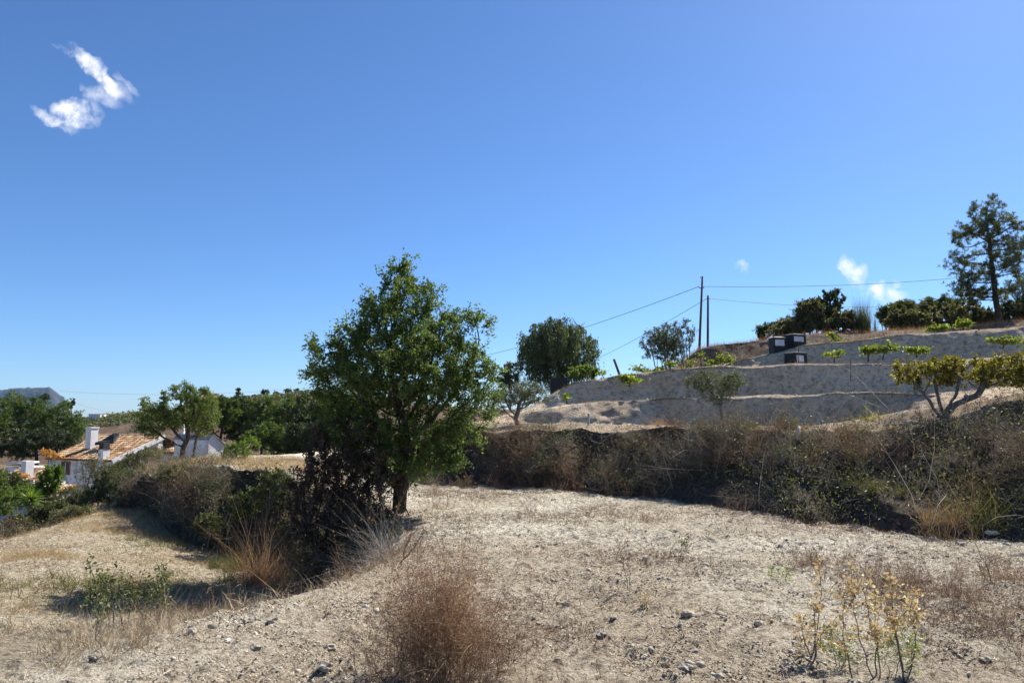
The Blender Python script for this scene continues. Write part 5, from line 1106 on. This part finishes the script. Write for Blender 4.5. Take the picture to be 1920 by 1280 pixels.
# straw lying flat
g = G(); n = 46000; P, Nn, i, j = scatter(fld, n, rng, near_w*np.clip(.55+nzf*1.0+nzf2*.6, .05, 2.5))
D = rng.normal(size=(n, 3))*np.array([1, 1, .22]); bd = rng.normal(size=(n, 3))*np.array([.25, .25, .05])
V, F, _, k = ribbons(P+Nn*.008, D, .03+.10*rng.random(n)**1.6, .0028+.002*rng.random(n), bd, rng, 1); g.add(V, F, np.repeat(np.clip(rng.random(n)*.9+.1*rng.normal(size=n), 0, 1), k))
n = 9000; P, Nn, i, j = scatter(lowm, n, rng, np.clip(.3+nzf2*1.5, .05, 2)); D = rng.normal(size=(n, 3))*np.array([1, 1, .3])
V, F, _, k = ribbons(P+Nn*.01, D, .06+.14*rng.random(n), .006, rng.normal(size=(n, 3))*.15, rng, 1); g.add(V, F, np.repeat(rng.random(n), k))
tag(g.build('straw_litter', 'straw'), 'pale broken straw littering the field', 'straw', kind='stuff')
g = G(); n = 24000; P, Nn, i, j = scatter(fld, n, rng, near_w*np.clip(.25+nzf2*1.6+nzf*1.4, .02, 2.5))
A_ = rng.normal(size=(n, 3))*np.array([1, 1, .35]); l = .010+.020*rng.random(n)**2; V, F = leaves_vf(P+np.array([0, 0, .008]), A_, Nn+rng.normal(size=(n, 3))*.5, l, l*.55); g.add(V, F, np.repeat(rng.random(n)**1.4*.8, 4))
tag(g.build('leaf_litter', 'twig_brown'), 'dark dead leaf scraps and chaff strewn over the field', 'litter', kind='stuff')
# low dry weeds, in patches, over the field
g = G(); n = 3800; far_w = np.clip(nzf*2.6-.1+.45*np.clip((fy-7.5)/5, 0, 1)+.35*np.clip((fpx-1350)/250, 0, 1), 0.02, 2)
P, Nn, i, j = scatter(fld, n, rng, near_w**.4*far_w); tufts(g, P, rng, 12, .09, .0042, .9, .5, (.0, .75), rad=.07)
P, Nn, i, j = scatter(lowm, 520, rng, np.clip(-nzs*3.0-.25, 0, 2)+.005); tufts(g, P, rng, 14, .10, .006, .9, .5, (.0, .8), rad=.10)
tag(g.build('dry_weeds', 'twig_brown'), 'low brown dry weeds in patches over the field', 'weeds', kind='stuff')
g = G(); n = 900; P, Nn, i, j = scatter(fld, n, rng, near_w**.5*np.clip(.2-nzf, 0, 2)); tufts(g, P, rng, 9, .07, .0045, .8, .4, (.2, 1), rad=.05)
n = 5000; P, Nn, i, j = scatter(lowm, n, rng, np.clip(nzs*3.0-.05, .0, 2)+.03); tufts(g, P, rng, 9, .12, .006, .7, .6, (.15, 1), rad=.09)
tag(g.build('dry_grass', 'grass_dry'), 'pale yellow dry grass over the lower field', 'grass', kind='stuff')
g = G(); n = 420; P, Nn, i, j = scatter(lowm, n, rng, np.clip(nzf*2.5-.25, 0, 2)+.005); tufts(g, P, rng, 26, .15, .007, .6, .5, (.1, .8), rad=.10)
tag(g.build('green_grass', 'grass_green'), 'greenish grass tufts on the lower field', 'grass', kind='stuff')

# ------------------------------------------------------------------ scrub on the embankment and on the left bank
emb = (fzone == 3) & inview; crest = ((fb == 7) & (fpx > 760) & inview & (FC[..., 1] < LY[7][None, :-1]+2.0)) ; foot = (fb == 5) & (fpx > 780) & inview & (FC[..., 1] > LY[6][None, :-1]-.7)
nb1 = fbm(FC.reshape(-1, 3), .8, 3, 511).reshape(FC.shape[:2])
pat = np.clip(.35+fbm(FC.reshape(-1, 3), .55, 3, 561).reshape(FC.shape[:2])*3.2, .02, 1.6); foot2 = (fb == 5) & (fpx > 780) & inview & (FC[..., 1] > LY[6][None, :-1]-1.3)
def scrub(mask, n1, L1, mat, name, label, seed, W1=.008, wgt=None, updir=(0, -.25, .8), n2=4, n3=3, spreadv=.7, bend=.5, r=(0, 1)):
    rng = np.random.default_rng(seed); g = G(); P, Nn, i, j = scatter(mask, max(60, n1//3), rng, wgt)
    twig_cloud(g, P, rng, n1, L1, W1, spreadv, n2, n3, updir, bend, r, .0035); tag(g.build(name, mat), label, 'scrub', kind='stuff')
scrub(emb, 2600, .50, 'twig_grey', 'dry_scrub', 'tangle of grey dead stems covering the shaded embankment', 501, wgt=np.clip(nb1*2.2, .03, 2)*pat)
scrub(emb | foot, 2100, .38, 'twig_brown', 'brown_scrub', 'brown dry weeds among the dead stems on the embankment', 502, wgt=np.clip(-nb1*2.2, .03, 2)*pat, r=(0, .9))
scrub(emb, 130, .9, 'twig_pale', 'dead_stems', 'long pale dead stems arching over the embankment', 503, W1=.013, n2=2, n3=0, bend=.9)
rng = np.random.default_rng(520); g = G(); n = 17000; P, Nn, i, j = scatter(emb, n//8, rng, np.clip(.5+nb1*1.5, .05, 2)); C = np.repeat(P, 8, 0)+rng.normal(size=(len(P)*8, 3))*np.array([.10, .10, .10])+np.array([0, -.05, .12])
add_leaves(g, C, rng, .05, .02); tag(g.build('scrub_leaves', 'leaf_scrub'), 'small dull leaves of the low scrub on the embankment', 'scrub', kind='stuff')
def mounds(mask, nm, rad, mats, name, label, seed, wgt=None, twigs=30, leaves=150, lift=(0, -.12, .9)):
    """many small domed bushes, told apart only as light and dark lumps: one mass per kind"""
    rng = np.random.default_rng(seed)
    P, Nn, i, j = scatter(mask, nm, rng, wgt); kind_ = rng.integers(len(mats), size=nm)
    for q, (tm, lm) in enumerate(mats):
        g = G(); g2 = G()
        for p in P[kind_ == q]:
            r = rad*(.4+1.2*rng.random()**1.5); B = p+rng.normal(size=(8, 3))*np.array([r*.35, r*.3, .02])
            tp, _, _ = twig_cloud(g, B, rng, twigs, r*1.25, .007, .75, 4, 3, lift, .45, (0, 1) if rng.random() < .6 else (.3, 1), .0035)
            if lm and leaves:
                k = rng.choice(len(tp), leaves); add_leaves(g2, tp[k]+rng.normal(size=(leaves, 3))*.03, rng, .045, .02)
        tag(g.build(name, tm), label+(' with brown stems', ' with grey stems', ' of bare brown stems')[q], 'brush', kind='stuff')
        if g2.n: tag(g2.build(name+'_leaves', lm), 'leaves of the '+label+(' with brown stems', ' with grey stems', ' of bare brown stems')[q], 'brush', kind='stuff')
mm = [('twig_brown', 'leaf_scrub'), ('twig_grey', 'leaf_shrub'), ('twig_brown', None)]
crest1 = crest & (FC[..., 1] < LY[7][None, :-1]+.8)
mounds(emb | (foot2 & (nb1 > .12)), 135, .38, mm, 'embankment_brush', 'low domed brush on the embankment', 541, wgt=pat)
mounds(crest1 & (fpx < 1620), 46, .22, mm, 'crest_brush', 'low domed brush along the embankment top', 542, wgt=pat**3)
lbank = (fzone == 2) & inview & (fb == 4); lcrest = (fb == 5) & (fpx < 640) & (fpx > 250) & inview
scrub(lbank, 1500, .36, 'twig_grey', 'bank_scrub', 'grey dead stems and brush on the shaded left bank', 504, wgt=pat)
scrub(lbank | ((fzone == 2) & inview & (fpx > 300)), 900, .36, 'twig_brown', 'bank_weeds', 'brown dry weeds on the shaded left bank', 505, r=(0, .9))
mounds(lbank | (lcrest & (FC[..., 1] < LY[5][None, :-1]+1.5)), 80, .38, mm, 'bank_brush', 'low domed brush on the shaded left bank', 543, wgt=pat**1.5*np.where(fb == 5, .35, 1))
rng = np.random.default_rng(521); g = G(); P, Nn, i, j = scatter(lbank, 1800, rng); C = np.repeat(P, 8, 0)+rng.normal(size=(len(P)*8, 3))*.11+np.array([0, -.05, .12]); add_leaves(g, C, rng, .05, .02)
tag(g.build('bank_leaves', 'leaf_shrub'), 'small dark leaves of the brush on the left bank', 'scrub', kind='stuff')
g = G(); P, Nn, i, j = scatter(lcrest, 1700, rng); tufts(g, P, rng, 9, .16, .008, .5, .4, (.2, 1), rad=.1)
P, Nn, i, j = scatter(crest | foot, 1100, rng); tufts(g, P, rng, 10, .09, .006, .7, .5, (.1, .9), rad=.1)
tag(g.build('crest_grass', 'grass_dry'), 'dry grass along the tops and feet of the banks', 'grass', kind='stuff')
edge = (fzone == 2) & inview & (fb == 2)
g = G(); P, Nn, i, j = scatter(edge, 700, rng, np.clip(.15+nzf2*2, .02, 2)*np.where(fpx < 150, .25, 1)); tufts(g, P, rng, 10, .16, .006, .6, .5, (.0, .9), rad=.1)
tag(g.build('edge_grass', 'straw'), 'dry straw coloured grass along the field edge', 'grass', kind='stuff')
for lb, px, py, d_, bl, mt, sd in (('dark green shrub jutting from the middle of the shaded left bank', 455, 985, 15.6, [(455, 950, 34, 26), (480, 935, 24, 22)], 'leaf_shrub', 801),
        ('dark bush in the hollow under the left bank beside the orange grass', 395, 1010, 16.2, [(395, 985, 30, 22), (420, 1000, 24, 18)], 'leaf_shrub', 802),
        ('olive bush high on the left bank below the shed', 330, 905, 18.5, [(330, 890, 30, 18), (350, 900, 24, 16)], 'leaf_scrub', 803),
        ('low dark shrub on the left bank beside the bramble thicket', 520, 930, 15.6, [(520, 905, 30, 26), (535, 930, 24, 26)], 'leaf_shrub', 804)):
    b = at(px, py, d_); b[2] = gz(b[0], b[1])
    plant('bank_shrub', lb, 'shrub', b, d_, bl, mt, n_attr=130, n_leaf=4200, L=.05, W=.022, base_r=.025, bark='bark_grey', seed=sd, stems=6, spread=.2, names=('stems', 'leaves'), step=.09, jit=.07, tip=.004, group='shrubs on the shaded left bank')
# terraces: small weeds, stones
terr = (fzone == 4) & inview & (fb <= 13); upper = (fzone == 4) & inview & (fb == 14); uptop = (fb == 15) & (fpx > 1260) & inview & (FC[..., 1] < 47)
g = G(); rim = np.concatenate([np.array(rowt)[:, None]*np.ones((1, NC-1))]) < .22
P, Nn, i, j = scatter(terr, 1100, rng, np.isin(fb, (9, 11, 13))*rim*3.0+(fb == 7)*.6+.10); tufts(g, P, rng, 8, .10, .01, .8, .4, (.0, .8), rad=.07)
tag(g.build('terrace_weeds', 'grass_dry'), 'sparse dry weeds on the bare terraces', 'weeds', kind='stuff')
g = G(); P, Nn, i, j = scatter(terr, 3800, rng); clods(g, P, .015+.022*rng.pareto(2.6, 3800).clip(0, 3), rng); tag(g.build('terrace_stones', 'clod_soil'), 'small stones on the bare terraces', 'stones', kind='stuff')
g = G(); P, Nn, i, j = scatter(upper | uptop, 1700, rng, np.where(fb == 15, 1.2, .8)); tufts(g, P, rng, 10, .32, .012, .4, .35, (.0, 1), rad=.12)
tag(g.build('upper_grass', 'grass_red'), 'reddish dry grass along the top of the slope', 'grass', kind='stuff')
scrub((fb == 7) & (fpx > 1640) & inview, 420, .22, 'twig_brown', 'slope_weeds', 'low brown weeds on the slope around the gnarled tree', 507, W1=.007, updir=(0, 0, 1))
scrub(upper, 500, .4, 'twig_brown', 'upper_scrub', 'brown scrub on the upper bank under the poles', 506, W1=.012)

# ------------------------------------------------------------------ foreground plants
def fg(px, py): # point on the ground seen at a pixel
    a, bz = ray(px, py); d = 3.0
    for _ in range(400):
        if CAMZ+bz*d <= gz(a*d, d): break
        d += .03 if d < 12 else .08
    return np.array([a*d, d, gz(a*d, d)])
def drybush(name, label, px, py, h, rad, n1, seed, mat='twig_rust', W1=.004, spreadv=.45, n2=7, n3=6, tips=None, lean=(0, 0, 1), bend=.22, cat='bush', group=None, tip_mat=None, tipL=.012, part='twigs'):
    p = fg(px, py); rng = np.random.default_rng(seed); t = thing(name, label, cat, p, group)
    B = p+rng.normal(size=(max(6, n1//3), 3))*np.array([rad*.45, rad*.45, 0]); B[:, 2] = [gz(b[0], b[1])-.02 for b in B]
    g = G(); tp, _, _ = twig_cloud(g, B, rng, n1, h, W1, spreadv, n2, n3, lean, bend, (0, 1), segs=(4, 3, 2) if name == 'dry_bush' else (3, 2, 1)); g.build(part, mat, t)
    if tips:
        k = rng.choice(len(tp), tips); g = G(); add_leaves(g, tp[k]+rng.normal(size=(tips, 3))*.006, rng, tipL, tipL*.6); g.build('seed_heads', tip_mat or mat, t)
    return t
p = fg(800, 1262)
drybush('dry_bush', 'large rust brown dry bush in the middle foreground', 812, 1278, .68, .30, 170, 601, 'twig_rust', .005, .22, 8, 8, 12000, lean=(-.03, .05, 1), tipL=.012, tip_mat='grass_red')
drybush('dry_bush', 'low straw brown dry bush spreading right of the large foreground bush', 895, 1285, .42, .28, 90, 602, 'twig_brown', .004, .55, 7, 6, 3500, tipL=.010)
drybush('dry_bush', 'low pale dry bush spreading left of the large foreground bush', 745, 1275, .36, .22, 60, 603, 'twig_brown', .004, .6, 7, 6, 2200, tipL=.010)
for i, (lb, px, py, h, rd, n1, mt) in enumerate([('brown dry weed mat behind the flowering weeds at the right', 1650, 1095, .30, .70, 330, 'twig_brown'), ('brown dry weed mat right of the flowering weeds', 1790, 1120, .24, .65, 260, 'twig_brown'), ('reddish low weed patch at the right edge', 1880, 1085, .22, .55, 220, 'twig_rust'),
        ('low brown weed patch left of the flowering weeds', 1530, 1060, .2, .5, 200, 'twig_brown'), ('thin brown weed patch in the middle of the field', 1180, 975, .18, .8, 220, 'twig_rust'), ('small brown weed at the foot of the almond tree', 830, 955, .3, .35, 60, 'twig_rust'),
        ('dry reddish bush right of the almond trunk', 800, 930, .35, .4, 70, 'twig_rust'), ('round tan tumbleweed at the edge of the far field', 872, 912, .22, .25, 90, 'grass_dry'), ('sparse weed beside the round tumbleweed', 990, 960, .34, .15, 26, 'twig_brown'),
        ('rusty dry shrub under the embankment near the almond', 985, 905, .55, .4, 60, 'twig_rust'), ('tall rusty dry shrub leaning on the embankment', 1150, 912, .55, .4, 60, 'twig_rust'), ('dark brown weed heap in the lower right field', 1860, 1180, .16, .6, 180, 'twig_brown'),
        ('dry twiggy bush at the field edge beside the leafy shrub', 365, 1150, .24, .3, 50, 'twig_brown'), ('grey brown brush at the foot of the bramble thicket', 640, 1060, .5, .5, 120, 'twig_brown'), ('reddish brown brush right of the orange grass', 560, 1085, .5, .4, 110, 'twig_rust')]):
    drybush('dry_weed', lb, px, py, h, rd, n1, 610+i, mt, .004, .6, 6, 5, None, cat='weed', group='dry weeds on the field')
# orange grass clump, green clumps, grey grass clump
def clump(name, label, px, py, L, nb, rad, mat, seed, W_=.006, spreadv=.35, bend=.35, lean=None, r=(0, 1), cat='grass clump'):
    p = fg(px, py); rng = np.random.default_rng(seed); t = thing(name, label, cat, p); g = G(); B = p+rng.normal(size=(14, 3))*np.array([rad, rad, 0]); B[:, 2] = [gz(b[0], b[1])-.02 for b in B]
    tufts(g, B, rng, nb//14, L, W_, spreadv, bend, r, lean, .05); g.build('blades', mat, t)
clump('grass_clump', 'orange brown tall grass clump at the end of the lower field', 485, 1092, .75, 900, .16, 'grass_red', 631, .006, .42, .55, r=(.3, 1), lean=np.array([.15, 0, .2]))
clump('grass_clump', 'tan grass clump right of the orange clump', 535, 1105, .6, 500, .2, 'grass_dry', 632)
clump('grass_clump', 'yellow green grass clump left of the orange clump', 425, 1070, .42, 700, .16, 'grass_green', 633)
clump('grass_clump', 'bright green grass clump at the foot of the orange clump', 430, 1092, .3, 350, .1, 'leaf_shrub', 634)
clump('grass_clump', 'grey arching grass clump spilling from under the almond tree', 730, 1045, .7, 500, .2, 'twig_pale', 635, .005, .5, .5, np.array([-.5, -.3, .1]))
clump('grass_clump', 'dry grass clump below the leafy shrub', 255, 1205, .32, 700, .24, 'straw', 636, .004, .5)
clump('grass_clump', 'rounded olive grass mound at the right foot of the embankment', 1850, 975, .5, 900, .28, 'grass_green', 637, .006, .6, .5)
clump('grass_clump', 'brown grass mound beside the olive mound', 1780, 985, .45, 700, .25, 'grass_dry', 638, .006, .6, .5, r=(0, .6))
clump('grass_clump', 'yellow leaved patch hanging on the embankment', 1640, 915, .28, 420, .16, 'grass_green', 639, .008, .7, .6)
clump('grass_clump', 'dull yellow grass patch at the foot of the embankment', 1050, 915, .3, 500, .3, 'grass_dry', 640, .006, .6, .4, r=(0, .7))
clump('grass_clump', 'orange dry grass tuft on the embankment crest', 1235, 795, .28, 420, .14, 'grass_red', 641, .008, .6, .5, r=(.4, 1))
clump('grass_clump', 'yellow dead curled weed on the embankment crest left of the white rock', 1640, 788, .35, 260, .22, 'leaf_yellow', 642, .012, .8, .9, r=(.4, 1))
# leafy green shrub at the left
def leafy(label, px, py, stems_px, seed, mat, n, L, W_, d=None, flower=None, name='leafy_shrub', cat='shrub', group=None, width=.012, side=.035):
    p = fg(px, py); rng = np.random.default_rng(seed); t = thing(name, label, cat, p, group); g = G(); g2 = G(); g3 = G(); allp = []
    for (bx, by, tx, ty) in stems_px:
        b_ = fg(bx, by); dd = b_[1]+rng.normal()*.06; e = at(tx, ty, dd); ts = np.linspace(0, 1, 9)[:, None]; P = b_*(1-ts)+e*ts+np.sin(ts*math.pi)*rng.normal(size=3)*.03+rng.normal(size=(9, 3))*.006; P[0] = b_-np.array([0, 0, .02])
        V, F = tube_vf(P, np.linspace(width*.5, width*.15, 9), 5); g.add(V, F, .5); allp.append(P)
        for q in range(5):
            s = P[rng.integers(3, 8)]; f = s+unit(rng.normal(size=3)+np.array([0, 0, .8]))*.12*(.4+rng.random()); V, F = tube_vf([s, f], [width*.2, width*.1], 4); g.add(V, F, .5); allp.append(np.array([s, (s+f)/2, f]))
    tag(g.build('stems', 'bark_grey', t, smooth=True), kind='stuff' if len(stems_px) > 1 else None)
    for P in allp:
        k = max(1, int(n*len(P)/sum(len(q) for q in allp))); i = rng.integers(max(1, len(P)//3), len(P), size=k); add_leaves(g2, P[i]+rng.normal(size=(k, 3))*side, rng, L, W_, up=.5)
        if flower:
            k = 1+int(flower[1]*len(P)/sum(len(q) for q in allp)); i = rng.integers(len(P)//2, len(P), size=k); add_leaves(g3, P[i]+rng.normal(size=(k, 3))*.02, rng, flower[2], flower[2]*.8, up=.3)
    if n: g2.build('leaves', mat, t)
    if flower: tag(g3.build('flowers', flower[0], t), kind='stuff')
    return t
leafy('dark green leafy shrub at the edge of the field on the left', 240, 1170, [(180, 1180, 168, 1055), (215, 1175, 190, 1070), (205, 1180, 216, 1062), (240, 1170, 248, 1080), (270, 1165, 268, 1070), (280, 1160, 300, 1062), (295, 1160, 318, 1100), (235, 1180, 225, 1100), (260, 1175, 280, 1095), (190, 1190, 165, 1120), (310, 1160, 308, 1068)],
      650, 'leaf_shrub', 1500, .040, .020, width=.014, side=.04)
leafy('thin bare stalk with rusty leaves standing in the middle of the field', 1180, 1105, [(1178, 1108, 1150, 1000), (1181, 1108, 1170, 1015)], 651, 'twig_rust', 130, .022, .010, name='dry_stalk', cat='stalk', width=.008, side=.012)
leafy('orange tan low weed beside the thin bare stalk', 1205, 1135, [(1200, 1138, 1195, 1112), (1205, 1138, 1215, 1115), (1210, 1138, 1205, 1118)], 652, 'flower_tan', 120, .02, .012, name='low_weed', cat='weed', width=.006, side=.02)
leafy('tall tan flowering weed, leftmost at the lower right', 1528, 1225, [(1525, 1228, 1537, 1050), (1528, 1228, 1520, 1115), (1522, 1230, 1500, 1150), (1530, 1228, 1575, 1150)], 653, 'leaf_shrub', 40, .03, .012, flower=('flower_tan', 300, .026), name='flowering_weed', cat='weed', width=.010, group='flowering weeds at the lower right')
leafy('tan flowering weed with three stems in the middle of the lower right group', 1640, 1270, [(1640, 1272, 1598, 1065), (1650, 1272, 1612, 1090), (1600, 1275, 1585, 1110), (1645, 1262, 1640, 1110)], 654, 'leaf_shrub', 40, .03, .012, flower=('flower_tan', 480, .026), name='flowering_weed', cat='weed', width=.010, group='flowering weeds at the lower right')
leafy('tallest tan flowering weed, right one of the lower right group', 1695, 1275, [(1697, 1278, 1668, 1075), (1697, 1278, 1684, 1100), (1692, 1278, 1655, 1130)], 655, 'leaf_shrub', 30, .03, .012, flower=('flower_tan', 380, .026), name='flowering_weed', cat='weed', width=.010, group='flowering weeds at the lower right')
leafy('fresh green feathery weed at the foot of the right flowering weed', 1690, 1262, [(1670, 1262, 1668, 1190), (1690, 1262, 1690, 1185), (1700, 1262, 1712, 1190), (1680, 1262, 1655, 1205)], 656, 'leaf_bright', 420, .035, .007, name='green_weed', cat='weed', width=.006, side=.03)
leafy('fresh green feathery weed between the flowering weeds', 1575, 1250, [(1570, 1250, 1550, 1205), (1575, 1250, 1580, 1198), (1582, 1250, 1595, 1205)], 657, 'leaf_bright', 320, .035, .007, name='green_weed', cat='weed', width=.006, side=.03)
leafy('bent brown stalk arching left at the right side of the field', 1860, 1095, [(1862, 1095, 1822, 1010), (1860, 1095, 1838, 1035), (1858, 1095, 1845, 1050)], 658, 'twig_rust', 60, .02, .008, name='dry_stalk', cat='stalk', width=.010, side=.012)
leafy('pale upright stick at the foot of the leafy shrub', 191, 1218, [(191, 1218, 189, 1155)], 659, 'straw', 4, .02, .006, name='dry_stick', cat='stick', width=.012)
leafy('tall thin dry weed near the rusty embankment shrub', 935, 905, [(935, 905, 905, 850), (940, 905, 950, 845), (930, 905, 920, 860)], 660, 'twig_rust', 40, .02, .008, name='dry_stalk', cat='stalk', width=.012)
leafy('dark twig lying over the sunny field', 1085, 1210, [(1040, 1205, 1085, 1214)], 661, 'twig_brown', 3, .02, .006, name='dry_stick', cat='stick', width=.016)
leafy('low green weed in the middle of the field', 1285, 1030, [(1280, 1032, 1275, 1018), (1287, 1032, 1290, 1016)], 662, 'leaf_shrub', 120, .03, .015, name='low_weed', cat='weed', width=.006)
leafy('yellow green weed behind the flowering weeds', 1470, 1090, [(1462, 1092, 1455, 1072), (1475, 1092, 1480, 1070)], 663, 'leaf_bright', 130, .03, .012, name='low_weed', cat='weed', width=.006)
leafy('pale bent branch under the almond tree at the field edge', 745, 1050, [(750, 1055, 800, 985), (758, 1045, 790, 990)], 664, 'straw', 3, .02, .006, name='dead_branch', cat='branch', width=.022)
leafy('white curled dead branch at the field edge below the bramble', 640, 1085, [(605, 1078, 660, 1075), (620, 1095, 612, 1078), (640, 1098, 620, 1082)], 665, 'straw', 3, .02, .006, name='dead_branch', cat='branch', width=.016)
leafy('forked pale dead branch on the embankment', 1145, 880, [(1110, 905, 1130, 845), (1120, 900, 1150, 838), (1150, 880, 1155, 840)], 666, 'straw', 3, .02, .006, name='dead_branch', cat='branch', width=.022)

# ------------------------------------------------------------------ stones
I2V, I2F = ico2()
def stone(name, label, p, s, seed, mat='clod', cat='stone', group=None, sq=(1, 1, .7)):
    rng = np.random.default_rng(seed); V = I2V*(1+.55*fbm(I2V+seed*3.1, 1.6, 3, seed)[:, None]+.22*rng.normal(size=(len(I2V), 1)).clip(-1.6, 1.6))*s*np.array(sq)
    g = G(); g.add(V+p+np.array([0, 0, s*sq[2]*.35]), I2F); o = g.build(name, mat); return tag(o, label, cat, group)
stone('white_rock', 'large white rock lying below the gnarled tree', fg(1710, 797)+np.array([0, .1, 0]), .11, 3, 'white_rock', 'rock', sq=(1.3, 1, .6))
stone('white_rock', 'white stone at the right foot of the embankment', fg(1860, 1003), .07, 4, 'white_rock', 'rock', sq=(1.4, 1, .6))
p = fg(1497, 826); t = thing('white_stick', 'short white stick leaning on the embankment face', 'stick', p)
V, F = tube_vf([p+np.array([-.02, 0, -.02]), p+np.array([.01, .02, .12]), p+np.array([.05, .05, .24])], [.022, .026, .02], 7); G().add(V, F).build('shaft', 'white_rock', t, smooth=True)
for i, (lb, px, py, s, w_) in enumerate([('dark clod at the field edge above the pale stone', 360, 1187, .055, 0), ('pale stone near the field edge at the left', 426, 1203, .050, 1), ('grey clod right of the pale stone', 481, 1218, .055, 0), ('broad clod row at the field edge, left end', 465, 1166, .06, 0),
        ('broad clod row at the field edge, right end', 510, 1165, .06, 0), ('brown clod at the bottom left of the field', 176, 1240, .05, 0), ('flat brown clod in the middle of the sunny field', 1288, 1153, .075, 0), ('dark round clod left of the flowering weeds', 1302, 1222, .05, 0),
        ('dark clod at the bottom edge of the field', 1286, 1256, .06, 0), ('grey clod right of the dark twig', 1128, 1195, .05, 0), ('clod beside the large dry bush at the right', 1010, 1170, .045, 0), ('dark clod in the lower right corner', 1848, 1240, .055, 0), ('pale pebble right of the large dry bush', 952, 1143, .028, 1),
        ('pair clod near the middle of the field', 1150, 1160, .05, 0), ('clod below the thin bare stalk', 1060, 1135, .05, 0), ('clod near the bottom left of the large dry bush', 620, 1215, .06, 0), ('dark clod left of the large dry bush', 610, 1255, .07, 0)]):
    stone('stone' if w_ else 'soil_clod', lb, fg(px, py), s*.62, 700+i, 'white_rock' if w_ else 'clod', 'stone' if w_ else 'clod', 'larger clods and stones on the field', sq=(1.2, 1, .65))

# ------------------------------------------------------------------ the air
m, nt, out = newmat('air')
pv = nd(nt, 'ShaderNodeVolumePrincipled'); pv.inputs['Color'].default_value = (0.40, 0.66, 1.0, 1); pv.inputs['Density'].default_value = 3.5e-5; pv.inputs['Anisotropy'].default_value = 0.0
nt.links.new(pv.outputs[0], out.inputs['Volume'])
V, F = box_vf((-7300, -7300, -17), (14600, 0, 0), (0, 14600, 0), (0, 0, 330)); tag(G().add(V, F).build('haze', 'air'), kind='stuff')
